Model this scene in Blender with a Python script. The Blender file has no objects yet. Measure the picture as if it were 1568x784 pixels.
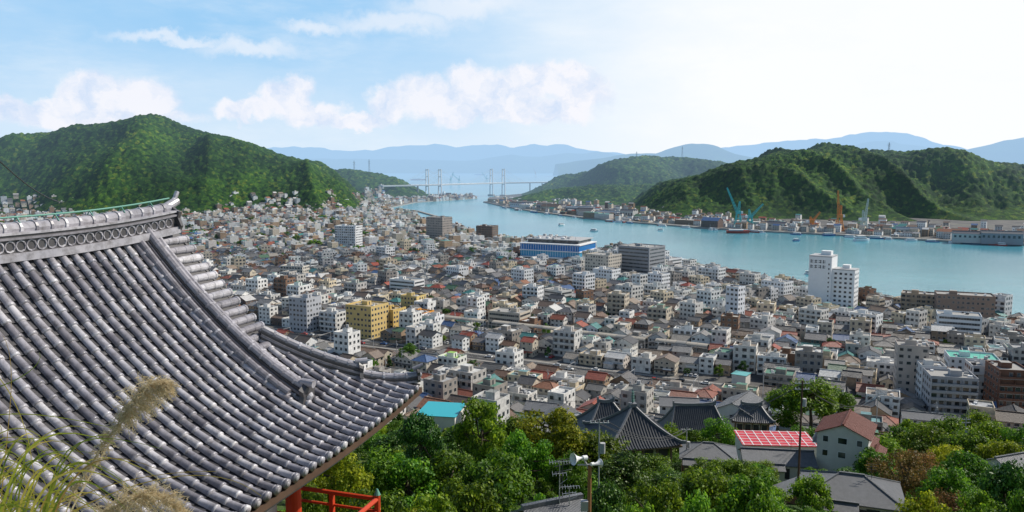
import bpy, math, random
import numpy as np
from mathutils import Vector, Matrix
random.seed(7); rng=np.random.default_rng(7)
S=bpy.context.scene
S.view_settings.view_transform='Standard'; S.view_settings.look='None'; S.view_settings.exposure=0
H=110.0; PITCH=math.radians(6.5); F=1220.0
cp,sp=math.cos(PITCH),math.sin(PITCH)
# ---- pixel helpers: image coordinates cast along camera rays -> world positions, and back
def ray(u,v):
    x=u-784; up=392-v
    return Vector((x, F*cp+up*sp, up*cp-F*sp))
def onz(u,v,z=0.0):
    r=ray(u,v); k=(z-H)/r.z
    return Vector((r.x*k,r.y*k,z))
def aty(u,v,y):
    r=ray(u,v); k=y/r.y
    return Vector((r.x*k,y,H+r.z*k))
def proj(p):
    d=p[1]*cp-(p[2]-H)*sp; up=p[1]*sp+(p[2]-H)*cp
    return 784+F*p[0]/d, 392-F*up/d

# ---------------------------------------------------------------- nodes
class N:
    def __init__(s,nt): s.nt=nt; s.n=nt.nodes; s.l=nt.links
    def new(s,t,**k):
        x=s.n.new(t)
        for a,b in k.items(): setattr(x,a,b)
        return x
    def set(s,sock,v):
        if isinstance(v,bpy.types.NodeSocket): s.l.new(v,sock)
        elif v is not None: sock.default_value=v
    def math(s,op,a,b=None,c=None,clamp=False):
        x=s.new('ShaderNodeMath',operation=op,use_clamp=clamp)
        s.set(x.inputs[0],a)
        if b is not None: s.set(x.inputs[1],b)
        if c is not None: s.set(x.inputs[2],c)
        return x.outputs[0]
    def vmath(s,op,a,b=None,out=0):
        x=s.new('ShaderNodeVectorMath',operation=op); s.set(x.inputs[0],a)
        if b is not None: s.set(x.inputs[1],b)
        return x.outputs['Value'] if out else x.outputs['Vector']
    def mix(s,f,a,b,bt='MIX'):
        x=s.new('ShaderNodeMix',data_type='RGBA',blend_type=bt)
        s.set(x.inputs[0],f); s.set(x.inputs[6],c4(a)); s.set(x.inputs[7],c4(b)); return x.outputs[2]
    def noise(s,scale,vec=None,detail=3,rough=.55,out='Fac'):
        x=s.new('ShaderNodeTexNoise'); x.inputs['Scale'].default_value=scale
        x.inputs['Detail'].default_value=detail; x.inputs['Roughness'].default_value=rough
        if vec is not None: s.l.new(vec,x.inputs['Vector'])
        return x.outputs[out]
    def ramp(s,f,stops,interp='LINEAR'):
        x=s.new('ShaderNodeValToRGB'); cr=x.color_ramp; cr.interpolation=interp
        while len(cr.elements)<len(stops): cr.elements.new(0.5)
        for i,(p,c) in enumerate(stops):
            cr.elements[i].position=p; cr.elements[i].color=c4(c)
        s.set(x.inputs[0],f); return x.outputs[0]
    def pos(s): return s.new('ShaderNodeNewGeometry').outputs['Position']
    def objc(s): return s.new('ShaderNodeTexCoord').outputs['Object']
    def smooth(s,x,a,b):
        mr=s.new('ShaderNodeMapRange',interpolation_type='SMOOTHSTEP'); s.l.new(x,mr.inputs[0])
        mr.inputs[1].default_value=a; mr.inputs[2].default_value=b; return mr.outputs[0]
def c4(c):
    if isinstance(c,bpy.types.NodeSocket): return c
    if isinstance(c,(int,float)): return (c,c,c,1)
    return tuple(c) if len(c)==4 else (*c,1)
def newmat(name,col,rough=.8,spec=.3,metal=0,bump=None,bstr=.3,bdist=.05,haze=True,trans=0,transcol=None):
    m=bpy.data.materials.new(name); m.use_nodes=True; nt=m.node_tree; nt.nodes.clear(); n=N(nt)
    b=n.new('ShaderNodeBsdfPrincipled')
    c=col(n) if callable(col) else c4(col)
    n.set(b.inputs['Base Color'],c)
    b.inputs['Roughness'].default_value=rough; b.inputs['Metallic'].default_value=metal
    b.inputs['Specular IOR Level'].default_value=spec
    if bump:
        bp=n.new('ShaderNodeBump'); bp.inputs['Strength'].default_value=bstr; bp.inputs['Distance'].default_value=bdist
        n.set(bp.inputs['Height'],bump(n)); n.l.new(bp.outputs[0],b.inputs['Normal'])
    sh=b.outputs[0]
    if trans:
        t=n.new('ShaderNodeBsdfTranslucent'); n.set(t.inputs[0],c if transcol is None else c4(transcol))
        ms=n.new('ShaderNodeMixShader'); ms.inputs[0].default_value=trans
        n.l.new(sh,ms.inputs[1]); n.l.new(t.outputs[0],ms.inputs[2]); sh=ms.outputs[0]
    if haze:   # painted aerial haze: glowing pale blue mixed into the surface, growing with distance
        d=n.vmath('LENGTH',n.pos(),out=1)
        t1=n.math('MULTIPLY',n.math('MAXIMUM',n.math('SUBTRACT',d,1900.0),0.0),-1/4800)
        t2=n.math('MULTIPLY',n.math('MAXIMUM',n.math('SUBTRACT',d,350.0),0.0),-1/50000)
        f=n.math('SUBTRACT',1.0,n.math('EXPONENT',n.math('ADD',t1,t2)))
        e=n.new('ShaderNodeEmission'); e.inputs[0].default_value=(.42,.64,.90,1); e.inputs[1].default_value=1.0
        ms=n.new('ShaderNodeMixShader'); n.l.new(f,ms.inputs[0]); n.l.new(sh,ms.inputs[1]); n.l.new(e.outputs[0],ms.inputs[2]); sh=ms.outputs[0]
    o=n.new('ShaderNodeOutputMaterial'); n.l.new(sh,o.inputs[0])
    try: m.cycles.emission_sampling='NONE'
    except Exception: pass
    return m
def rnd(n,k=1.0,isl=False):
    r=n.new('ShaderNodeNewGeometry').outputs['Random Per Island'] if isl else n.new('ShaderNodeObjectInfo').outputs['Random']
    return n.math('FRACT',n.math('MULTIPLY',r,k))
WALLS=[(.70,.68,.63),(.52,.46,.37),(.80,.80,.78),(.38,.36,.33),(.58,.49,.37),(.74,.71,.65),(.26,.19,.13),(.48,.50,.51),(.62,.55,.43),(.76,.75,.72),(.16,.11,.09),(.48,.34,.22),(.82,.82,.81),(.40,.29,.20),(.66,.64,.60),(.34,.24,.16),(.66,.60,.55),(.50,.46,.39),(.80,.79,.76),(.72,.70,.66)]
ROOFS=[(.10,.10,.105),(.15,.145,.145),(.06,.06,.065),(.15,.085,.055),(.24,.235,.23),(.10,.10,.10),(.27,.085,.05),(.20,.14,.10),(.085,.09,.105),(.36,.35,.34),(.12,.115,.115),(.20,.095,.055),(.06,.12,.26),(.14,.14,.14),(.32,.075,.045),(.26,.20,.15),(.06,.22,.21),(.07,.07,.075),(.18,.13,.10),(.52,.51,.50),(.13,.10,.08),(.32,.29,.25),(.09,.17,.10),(.62,.61,.59),(.17,.165,.17),(.22,.215,.21),(.30,.13,.07)]
CONC=[(.68,.66,.61),(.56,.49,.39),(.80,.80,.78),(.46,.44,.41),(.62,.52,.38),(.32,.29,.26),(.74,.71,.66),(.24,.14,.09),(.60,.59,.57),(.68,.58,.42),(.82,.81,.79),(.50,.48,.46),(.80,.80,.80),(.76,.75,.72)]
def pal(P,k,isl,dirt=.3,sc=.6):
    def f(n):
        stops=[(i/len(P),c) for i,c in enumerate(P)]
        c=n.ramp(rnd(n,k,isl),stops,'CONSTANT')
        ns=n.noise(sc,n.pos(),3,.65)
        g=n.ramp(ns,[(.3,(1-dirt,)*3),(.65,(1.05,1.04,1.03))])
        return n.mix(1.0,c,g,'MULTIPLY')
    return f
def wavebump(scale,axis='X'):
    def f(n):
        w=n.new('ShaderNodeTexWave',wave_type='BANDS',bands_direction=axis,wave_profile='SIN'); w.inputs['Scale'].default_value=scale
        n.l.new(n.objc(),w.inputs['Vector']); return w.outputs['Fac']
    return f
M={}
M['wall']=newmat('painted_wall',pal(WALLS,1,False,.35),.85)
M['roof']=newmat('tile_roof',pal(ROOFS,7.31,False,.4,1.2),.5,.4,bump=wavebump(3.2),bstr=.6,bdist=.06)
M['conc']=newmat('concrete_wall',pal(CONC,3.7,False,.35),.85)
M['flat']=newmat('flat_roof',pal([(.34,.34,.33),(.44,.42,.38),(.24,.25,.24),(.38,.39,.40),(.54,.53,.50),(.12,.26,.20),(.30,.26,.22),(.60,.60,.58),(.16,.30,.32)],5.3,False,.45,.5),.85)
M['wallf']=newmat('far_wall',pal(WALLS,1,True),.85)
M['rooff']=newmat('far_roof',pal(ROOFS,1,True,.3),.6)
M['trim']=newmat('trim_grey',(.40,.40,.40),.6)
M['white']=newmat('white_paint',lambda n:n.mix(n.noise(.4,n.pos(),4),(.70,.70,.69),(.82,.82,.82)),.6)
M['glass']=newmat('window_glass',lambda n:n.ramp(n.noise(.35,n.pos(),1),[(.35,(.015,.02,.025)),(.6,(.06,.07,.08)),(.75,(.20,.19,.17))]),.12,.6)
M['dark']=newmat('dark_metal',(.05,.05,.055),.5)
M['metal']=newmat('galvanised_steel',(.42,.43,.44),.4,.5,metal=.6)
M['wood']=newmat('old_wood',lambda n:n.mix(n.noise(3,n.objc(),4),(.05,.028,.018),(.12,.07,.045)),.8)
def foliage(a,b,c):
    def f(n):
        r=n.new('ShaderNodeNewGeometry').outputs['Random Per Island']
        o=n.new('ShaderNodeObjectInfo').outputs['Random']
        base=n.ramp(r,[(0,a),(.55,b),(1,c)])
        cl=n.ramp(n.noise(.55,n.pos(),2),[(.32,(.55,.6,.6)),(.66,(1.5,1.4,1.2))])
        base=n.mix(1,base,cl,'MULTIPLY')
        hs=n.new('ShaderNodeHueSaturation'); n.l.new(base,hs.inputs['Color'])
        n.l.new(n.math('ADD',n.math('MULTIPLY',o,.05),.472),hs.inputs['Hue'])
        n.l.new(n.math('ADD',n.math('MULTIPLY',n.math('FRACT',n.math('MULTIPLY',o,9.3)),.7),.8),hs.inputs['Value'])
        return hs.outputs[0]
    return f
M['leaf']=newmat('broadleaf_foliage',foliage((.035,.09,.008),(.085,.19,.012),(.20,.32,.02)),.55,.3,trans=.42)
M['leafd']=newmat('dark_foliage',foliage((.018,.055,.008),(.04,.11,.012),(.09,.17,.02)),.5,.35,trans=.3)
M['leafy']=newmat('yellow_green_foliage',foliage((.09,.14,.01),(.20,.27,.015),(.32,.35,.02)),.6,.25,trans=.42)
M['leafr']=newmat('autumn_foliage',foliage((.08,.07,.02),(.16,.12,.03),(.26,.14,.05)),.6,.25,trans=.35)
M['bark']=newmat('bark',lambda n:n.mix(n.noise(6,n.objc(),5),(.05,.035,.025),(.14,.11,.08)),.9)

# ---------------------------------------------------------------- mesh builder
class MB:
    def __init__(s): s.v=[]; s.f=[]; s.m=[]
    def add(s,vs,fs,mi):
        o=len(s.v); s.v.extend([tuple(p) for p in vs])
        for f in fs: s.f.append(tuple(i+o for i in f)); s.m.append(mi)
    def box(s,cx,cy,z0,sx,sy,sz,mi,rot=0,mtop=None):
        c,sn=math.cos(rot),math.sin(rot); vs=[]
        for z in (z0,z0+sz):
            for x,y in ((-sx/2,-sy/2),(sx/2,-sy/2),(sx/2,sy/2),(-sx/2,sy/2)):
                vs.append((cx+x*c-y*sn,cy+x*sn+y*c,z))
        o=len(s.v)
        s.add(vs,[(0,3,2,1),(0,1,5,4),(1,2,6,5),(2,3,7,6),(3,0,4,7)],mi)
        s.f.append((o+4,o+5,o+6,o+7)); s.m.append(mi if mtop is None else mtop)
    def cyl(s,p0,p1,r0,r1,mi,n=8,caps=True):
        p0=Vector(p0);p1=Vector(p1);d=(p1-p0).normalized()
        a=d.orthogonal().normalized(); b=d.cross(a); vs=[]
        for p,r in((p0,r0),(p1,r1)):
            for i in range(n):
                t=2*math.pi*i/n; vs.append(p+(a*math.cos(t)+b*math.sin(t))*r)
        fs=[(i,(i+1)%n,n+(i+1)%n,n+i) for i in range(n)]
        if caps: fs+= [tuple(range(n-1,-1,-1)),tuple(range(n,2*n))]
        s.add(vs,fs,mi)
    def sweep(s,pts,prof,mi,side=None,caps=True):
        pts=[Vector(p) for p in pts]; k=len(prof); vs=[]
        for i,p in enumerate(pts):
            t=(pts[min(i+1,len(pts)-1)]-pts[max(i-1,0)]).normalized()
            sd=(t.cross(Vector((0,0,1)))).normalized() if side is None else Vector(side)
            up=sd.cross(t).normalized()
            for a,b in prof: vs.append(p+sd*a+up*b)
        fs=[]
        for i in range(len(pts)-1):
            for j in range(k):
                fs.append((i*k+j,i*k+(j+1)%k,(i+1)*k+(j+1)%k,(i+1)*k+j))
        if caps: fs+=[tuple(range(k-1,-1,-1)),tuple(range((len(pts)-1)*k,len(pts)*k))]
        s.add(vs,fs,mi)
    def mesh(s,name,mats,smooth=False):
        me=bpy.data.meshes.new(name); me.from_pydata(s.v,[],s.f)
        for m in mats: me.materials.append(m)
        me.polygons.foreach_set('material_index',s.m)
        if smooth: me.polygons.foreach_set('use_smooth',[True]*len(s.f))
        me.update(); return me
    def obj(s,name,mats,parent=None,smooth=False,loc=(0,0,0),rot=0):
        return place(s.mesh(name,mats,smooth),name,loc,rot,parent)
def place(me,name,loc=(0,0,0),rot=0,parent=None,scale=None):
    o=bpy.data.objects.new(name,me); S.collection.objects.link(o); o.location=loc; o.rotation_euler=(0,0,rot)
    if scale is not None: o.scale=scale
    if parent: o.parent=parent
    return o
def empty(name,loc=(0,0,0),rot=0):
    return place(None,name,loc,rot)
def rectp(w,h,z0=0): return [(-w/2,z0),(w/2,z0),(w/2,z0+h),(-w/2,z0+h)]
def circ(r,z0,n=8): return [(r*math.cos(2*math.pi*i/n),z0+r*math.sin(2*math.pi*i/n)) for i in range(n)]

# ---------------------------------------------------------------- camera, sun, sky
cam=bpy.data.cameras.new('camera'); co=bpy.data.objects.new('camera',cam); S.collection.objects.link(co)
co.location=(0,0,H); co.rotation_euler=(math.radians(90)-PITCH,0,0); cam.lens=28; cam.sensor_width=36; cam.clip_end=90000; cam.clip_start=.1
S.camera=co
SUN_AZ,SUN_EL=math.radians(68),math.radians(41)
sd=Vector((math.sin(SUN_AZ)*math.cos(SUN_EL),math.cos(SUN_AZ)*math.cos(SUN_EL),math.sin(SUN_EL)))
sl=bpy.data.lights.new('sun','SUN'); sl.energy=5.0; sl.angle=math.radians(.55); sl.color=(1,.94,.84)
so=bpy.data.objects.new('sun',sl); S.collection.objects.link(so); so.rotation_euler=(-sd).to_track_quat('-Z','Y').to_euler()
so.location=(0,0,500)
w=bpy.data.worlds.new('World'); S.world=w; w.use_nodes=True; nt=w.node_tree; nt.nodes.clear(); n=N(nt)
sky=n.new('ShaderNodeTexSky'); sky.sky_type='NISHITA'; sky.sun_disc=False; sky.sun_elevation=SUN_EL; sky.sun_rotation=SUN_AZ
sky.air_density=1.0; sky.dust_density=.8; sky.ozone_density=1.6; sky.altitude=100
STR=.10; K=1/STR
tc=n.new('ShaderNodeTexCoord').outputs['Generated']
sx=n.new('ShaderNodeSeparateXYZ'); n.l.new(tc,sx.inputs[0])
az=n.math('ARCTAN2',sx.outputs[0],sx.outputs[1]); el=sx.outputs[2]
cv=n.new('ShaderNodeCombineXYZ'); n.l.new(az,cv.inputs[0]); n.l.new(el,cv.inputs[1])
base=cv.outputs[0]
nz=n.noise(22,base,6,.62,'Color')
dis=n.vmath('MULTIPLY',n.vmath('SUBTRACT',nz,(.5,.5,.5)),(.06,.055,0))
wv=n.vmath('ADD',base,dis)
puffs=[(10,165,50,14),(95,158,32,14),(150,145,48,28),(215,158,58,30),(160,182,130,16),
 (380,175,50,17),(440,155,40,28),(465,140,24,24),(480,172,50,20),(550,185,45,12),
 (600,158,40,28),(640,138,42,28),(680,160,70,34),(722,130,44,30),(765,155,66,36),(812,126,44,28),(858,120,46,30),(885,146,48,30),(820,172,100,22),(700,183,30,14)]
def cell(lst):
    dm=None
    for (u,v,rx,ry) in lst:
        a=math.atan((u-784)/F); e=(252-v)/F/math.sqrt(1+((u-784)/F)**2)
        d=n.vmath('LENGTH',n.vmath('MULTIPLY',n.vmath('SUBTRACT',wv,(a,e,0)),(F/rx,F/ry,0)),out=1)
        dm=d if dm is None else n.math('MINIMUM',dm,d)
    return dm
cum=n.math('SUBTRACT',1.0,n.smooth(cell(puffs),.68,1.22))
hcl=n.math('SUBTRACT',1.0,n.smooth(cell([(615,40,85,14),(700,20,90,14),(390,80,60,10),(490,45,40,8),(280,65,70,7)]),.3,1.7))
sv=n.vmath('MULTIPLY',base,(3.0,11.0,1))
wisp=n.smooth(n.noise(1.6,sv,6,.62),.46,.74)
lowsky=n.math('SUBTRACT',1.0,n.smooth(el,.24,.58))      # haze-whitened lower sky, clear blue overhead
veil=n.math('MULTIPLY',n.smooth(az,-.22,.34),.97)   # bright cirrus veil on the sun side
veil=n.math('MULTIPLY',veil,n.math('SUBTRACT',1.0,n.smooth(az,1.3,2.2)))
veil=n.math('ADD',veil,n.math('MULTIPLY',n.smooth(n.noise(2.2,n.vmath('MULTIPLY',base,(1.5,4,1)),5,.6),.35,.7),.2))
veil=n.math('MULTIPLY',n.math('MINIMUM',veil,1.0),lowsky)
low=n.math('MULTIPLY',n.math('SUBTRACT',1.0,n.smooth(el,-.01,.17)),.8)
def k(c): return (c[0]*K,c[1]*K,c[2]*K)
skyc=n.mix(n.math('MULTIPLY',lowsky,.85),sky.outputs[0],k((.36,.67,1.0)))
c1=n.mix(low,skyc,k((.74,.87,1.0)))
c2=n.mix(n.math('MULTIPLY',n.math('MULTIPLY',wisp,lowsky),.35),c1,k((.88,.94,1.0)))
c3=n.mix(veil,c2,k((.98,1.0,1.02)))
c4_=n.mix(n.math('MULTIPLY',hcl,.6),c3,k((.93,.95,1.0)))
shade=n.ramp(n.noise(24,wv,5,.6),[(.30,(.60*K,.73*K,.95*K)),(.56,(.96*K,.95*K,1.0*K))])
c5=n.mix(n.math('MULTIPLY',cum,.85),c4_,shade)
bg=n.new('ShaderNodeBackground'); n.l.new(c5,bg.inputs[0]); bg.inputs[1].default_value=STR
wo=n.new('ShaderNodeOutputWorld'); n.l.new(bg.outputs[0],wo.inputs[0])
try: w.cycles.sampling_method='MANUAL'; w.cycles.sample_map_resolution=512
except Exception: pass

# ---------------------------------------------------------------- water
def wcol(n):
    a=n.noise(.004,n.pos(),4,.6)
    return n.ramp(a,[(.3,(.025,.20,.27)),(.7,(.065,.30,.36))])
def wb(n):
    a=n.noise(.35,n.pos(),4,.6); b=n.noise(.02,n.pos(),3); return n.math('ADD',a,n.math('MULTIPLY',b,2.0))
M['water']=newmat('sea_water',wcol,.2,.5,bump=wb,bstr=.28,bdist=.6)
mb=MB(); R=60000; mb.add([(-R,-3000,0),(R,-3000,0),(R,R,0),(-R,R,0)],[(0,1,2,3)],0); mb.obj('sea_water',[M['water']])

# ---------------------------------------------------------------- land
MAIN=[(422,507),(361,561),(278,644),(232,734),(190,842),(169,912),(101,1017),(-23,1170),(-94,1361),(-194,1643),(-290,1900),(-313,2078),(-285,2350),(-200,2500),(-115,2640),(-150,2900),(-400,3100),(-900,3200),(-3500,3300),(-3500,-500),(1200,-500),(900,100),(600,300)]
ISLE=[(-86,2377),(-60,2450),(-60,2800),(40,3050),(300,3400),(3500,3600),(3500,500),(1000,950),(702,1092),(600,1165),(522,1235),(353,1361),(247,1498),(150,1650),(55,1873),(-20,2100)]
def inpoly(x,y,P):
    c=False;j=len(P)-1
    for i in range(len(P)):
        xi,yi=P[i];xj,yj=P[j]
        if (yi>y)!=(yj>y) and x<(xj-xi)*(y-yi)/(yj-yi)+xi: c=not c
        j=i
    return c
def edgedist(x,y,P,k=None):
    m=1e9
    for i in range(k or len(P)-1):
        ax,ay=P[i];bx,by=P[i+1]; dx,dy=bx-ax,by-ay
        t=max(0,min(1,((x-ax)*dx+(y-ay)*dy)/(dx*dx+dy*dy))); m=min(m,math.hypot(x-ax-t*dx,y-ay-t*dy))
    return m
def asph(n):
    a=n.noise(.03,n.pos(),5,.6); b=n.noise(.5,n.pos(),3)
    c=n.ramp(a,[(.35,(.06,.06,.062)),(.5,(.11,.105,.10)),(.6,(.20,.18,.155)),(.7,(.05,.09,.03))])
    return n.mix(.4,c,n.ramp(b,[(.3,(.05,.05,.05)),(.7,(.16,.155,.145))]))
M['ground']=newmat('town_ground',asph,.9)
M['quay']=newmat('quay_concrete',lambda n:n.mix(n.noise(.3,n.pos(),4),(.20,.19,.17),(.38,.36,.33)),.9)
def land(P,name,z=2.5):
    mb=MB(); k=len(P)
    vs=[(x,y,z) for x,y in P]+[(x,y,-4) for x,y in P]
    mb.add(vs,[tuple(range(k))],0)
    mb.add(vs,[(i,(i+1)%k,k+(i+1)%k,k+i) for i in range(k)],1)
    return mb.obj(name,[M['ground'],M['quay']])
land(MAIN,'ground'); land(ISLE,'island_ground')
mb=MB()
for P,kk in((MAIN,12),(ISLE[7:]+ISLE[:1],9)):
    pts=[Vector((x,y,2.504)) for x,y in P[:kk]]
    for i in range(len(pts)-1):
        t=(pts[i+1]-pts[i]).normalized(); nn=Vector((-t.y,t.x,0))*9
        q=(pts[i]+pts[i+1])/2+nn
        if not inpoly(q.x,q.y,P if P is MAIN else ISLE): nn=-nn
        a,b=pts[i],pts[i+1]; mb.add([a,b,b+nn,a+nn],[(0,1,2,3)],0)
mb.obj('waterfront_pavement',[M['quay']])

PX=[-80,2.5,4.5,10,30,60,90,120,150,200,250,300,330,352,2000]
PZ=[108.6,108.35,107.2,98,87,74,66.5,60,51,36,21,9,3.6,1.5,1.5]
def gz(x,y):
    ye=y+.25*x if y>30 else y+.25*x*max(0,y-10)/20
    return max(2.5,float(np.interp(ye,PX,PZ)))
xs=np.arange(-420,520,4.0); ys=np.concatenate([np.arange(-60,14,1.5),np.arange(14,420,4.0)])
X,Y=np.meshgrid(xs,ys)
YE=Y+.25*X*np.clip((Y-10)/20,0,1)
Z=np.interp(YE,PX,PZ)
Z=Z+np.where((Z>4)&(Y>12),np.sin(X*.13+Y*.07)*.5+np.sin(X*.05-Y*.11)*.6,0)
def gridmesh(name,X,Y,Z,mat,smooth=True):
    ny,nx=X.shape; co=np.stack([X,Y,Z],-1).reshape(-1,3)
    idx=np.arange(ny*nx).reshape(ny,nx)
    f=np.stack([idx[:-1,:-1],idx[:-1,1:],idx[1:,1:],idx[1:,:-1]],-1).reshape(-1,4)
    me=bpy.data.meshes.new(name); me.from_pydata(co.tolist(),[],f.tolist()); me.materials.append(mat)
    if smooth: me.polygons.foreach_set('use_smooth',[True]*len(f))
    me.update(); return place(me,name)
def hs(n):
    a=n.noise(.08,n.pos(),6,.65)
    return n.ramp(a,[(.3,(.02,.045,.01)),(.5,(.05,.09,.015)),(.62,(.11,.13,.03)),(.75,(.16,.12,.07))])
M['hillside']=newmat('hillside_undergrowth',hs,.95,bump=lambda n:n.noise(1.2,n.pos(),6),bstr=1,bdist=.8)
gridmesh('hillside_terrain',X,Y,Z,M['hillside'])

# ---------------------------------------------------------------- wooded hills and ranges
def cellh(ix,iy,s):
    h=np.sin(ix*127.1+iy*311.7+s*74.7)*43758.5453
    return h-np.floor(h)
def treebumps(X,Y,cs):
    ix=np.floor(X/cs); iy=np.floor(Y/cs); best=np.zeros_like(X)
    for dx in(-1,0,1):
        for dy in(-1,0,1):
            cx=(ix+dx+.15+.7*cellh(ix+dx,iy+dy,1))*cs; cy=(iy+dy+.15+.7*cellh(ix+dx,iy+dy,2))*cs
            r=cs*(.45+.4*cellh(ix+dx,iy+dy,3)); d=np.hypot(X-cx,Y-cy)/r
            hh=np.sqrt(np.clip(1-d*d,0,1))*r*(.5+.8*cellh(ix+dx,iy+dy,4))
            best=np.maximum(best,hh)
    return best
def vnoise(X,Y,s,seed):
    x=X/s;y=Y/s; ix=np.floor(x);iy=np.floor(y); fx=x-ix;fy=y-iy; fx=fx*fx*(3-2*fx);fy=fy*fy*(3-2*fy)
    a=cellh(ix,iy,seed);b=cellh(ix+1,iy,seed);c=cellh(ix,iy+1,seed);d=cellh(ix+1,iy+1,seed)
    return (a*(1-fx)+b*fx)*(1-fy)+(c*(1-fx)+d*fx)*fy-.5
def forest(n):
    p=n.pos(); vo=n.new('ShaderNodeTexVoronoi'); vo.inputs['Scale'].default_value=.15; n.l.new(p,vo.inputs['Vector'])
    cr=n.new('ShaderNodeSeparateColor'); n.l.new(vo.outputs['Color'],cr.inputs[0])
    c=n.ramp(cr.outputs[0],[(0,(.008,.034,.004)),(.5,(.017,.060,.005)),(.85,(.040,.100,.007)),(1,(.085,.125,.012))])
    a=n.noise(.006,p,5,.6); c2=n.ramp(a,[(.34,(.5,.6,.6)),(.52,(1.1,1.05,1.0)),(.68,(2.1,1.7,1.1))])
    c=n.mix(1,c,c2,'MULTIPLY')
    f=n.noise(.6,p,3); return n.mix(1,c,n.ramp(f,[(.3,(.45,.45,.45)),(.7,(1.45,1.45,1.45))]),'MULTIPLY')
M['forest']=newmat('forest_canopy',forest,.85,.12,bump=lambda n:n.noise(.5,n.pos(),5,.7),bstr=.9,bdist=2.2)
def hill(name,yr,prof,wf,wb,step,cs,seed,rough=14,pw=1.0):
    us=np.array([p[0] for p in prof],float); vs=np.array([p[1] for p in prof],float)
    xr=(us-784)/F*yr*1.005; zr=np.maximum(0,H+(252-vs)/F*yr)
    def hf(X,Y):
        z=0
        for q in(-8,-4,0,4,8): z=z+np.interp(X+step*q*(1 if cs else .5),xr,zr)/5
        if not cs: z=z*(1+.22*vnoise(X,Y*0+3,wf*.5,seed+5)+.14*vnoise(X,Y*0+5,wf*.2,seed+6)+.06*vnoise(X,Y*0+5,wf*.08,seed+6))
        else: z=z*(1+.11*vnoise(X,Y*0+3,150,seed+5)+.06*vnoise(X,Y*0+3,60,seed+7))
        a=(Y-yr); wfx=wf*(.75+.25*z/max(zr)); t=np.where(a<0,-a/wfx,a/wb); t=np.clip(t,0,1)
        sh=(.5+.5*np.cos(np.pi*t))**pw
        nzz=vnoise(X,Y,wf*.45,seed)*1.6+vnoise(X,Y,wf*.2,seed+1)*.9+vnoise(X,Y,wf*.09,seed+2)*.35
        if cs: nzz=nzz+1.5*(.5-np.abs(2*vnoise(X+.35*Y,Y*.3,115,seed+4)))   # spurs and gullies
        amp=rough*np.clip(t*3,0.10 if cs else 0,1)*np.clip((1-t)*3,0,1)*(np.clip(z/60,0,1) if cs else 1)
        return z*sh+nzz*amp
    x=np.arange(xr[0],xr[-1]+step,step); y=np.arange(yr-wf*1.02,yr+wb*1.02,step)
    X,Y=np.meshgrid(x,y); Z=hf(X,Y)
    if cs: Z=Z+(treebumps(X,Y,cs)-cs*.3)*np.clip((Z-8)/25,0,1)
    Z=np.where(Z<2.6,Z-2,Z)
    return gridmesh(name,X,Y,Z,M['forest'])
LH=[(-420,240),(-200,222),(0,216),(60,210),(130,198),(180,191),(212,185),(240,183),(290,197),(340,208),(400,223),(450,241),(490,258),(520,276),(545,292),(560,312),(575,330)]
hill('wooded_hill',2050,LH,430,420,3.5,8.5,3,30)
hill('wooded_hill',2600,[(440,280),(480,266),(520,259),(550,259),(580,264),(605,272),(630,281),(655,300),(670,310)],330,300,5,11,9,12)
h2=[(960,340),(975,325),(1000,300),(1040,281),(1080,266),(1110,252),(1150,246),(1190,237),(1240,231),(1262,226),(1300,232),(1345,238),(1380,233),(1420,236),(1480,249),(1530,257),(1568,264),(1700,262),(1900,280)]
hill('wooded_hill',1880,h2,360,400,3.5,8.5,17,30)
hill('wooded_hill',2800,[(800,300),(830,287),(870,273),(900,263),(940,248),(985,241),(1050,241),(1100,249),(1150,255),(1300,262),(1500,265)],400,400,5,10,23,24)
hill('wooded_hill',2350,[(760,311),(790,302),(820,294),(860,288),(900,284),(950,282),(1000,284),(1060,290),(1200,290)],230,260,4.5,9,31,10)
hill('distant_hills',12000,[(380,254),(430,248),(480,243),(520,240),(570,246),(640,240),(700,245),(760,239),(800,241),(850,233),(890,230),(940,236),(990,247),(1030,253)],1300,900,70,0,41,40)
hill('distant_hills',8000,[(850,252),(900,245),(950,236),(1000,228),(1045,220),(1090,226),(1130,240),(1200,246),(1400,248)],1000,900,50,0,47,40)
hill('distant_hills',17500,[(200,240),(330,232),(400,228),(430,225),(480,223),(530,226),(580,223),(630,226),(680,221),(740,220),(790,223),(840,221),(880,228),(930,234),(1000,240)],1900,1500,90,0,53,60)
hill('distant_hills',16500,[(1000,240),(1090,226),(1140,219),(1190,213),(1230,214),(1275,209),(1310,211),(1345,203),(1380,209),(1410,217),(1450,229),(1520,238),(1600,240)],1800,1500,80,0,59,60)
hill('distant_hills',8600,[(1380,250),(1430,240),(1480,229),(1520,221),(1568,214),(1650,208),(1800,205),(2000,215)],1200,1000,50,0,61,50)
hill('distant_hills',11500,[(1180,246),(1260,233),(1300,222),(1340,216),(1380,222),(1400,228),(1460,236),(1520,240)],1200,1000,60,0,67,50)
_us=np.array([p[0] for p in LH],float); _vs=np.array([p[1] for p in LH],float); _lx=(_us-784)/F*2050*1.005; _lz=np.maximum(0,H+(252-_vs)/F*2050)
def hz_left(x,y):
    z=float(np.interp(x,_lx,_lz)); a=y-2050
    if a>0: return z
    wfx=430*(.75+.25*z/226); t=min(1,-a/wfx); return z*(.5+.5*math.cos(math.pi*t))

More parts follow.
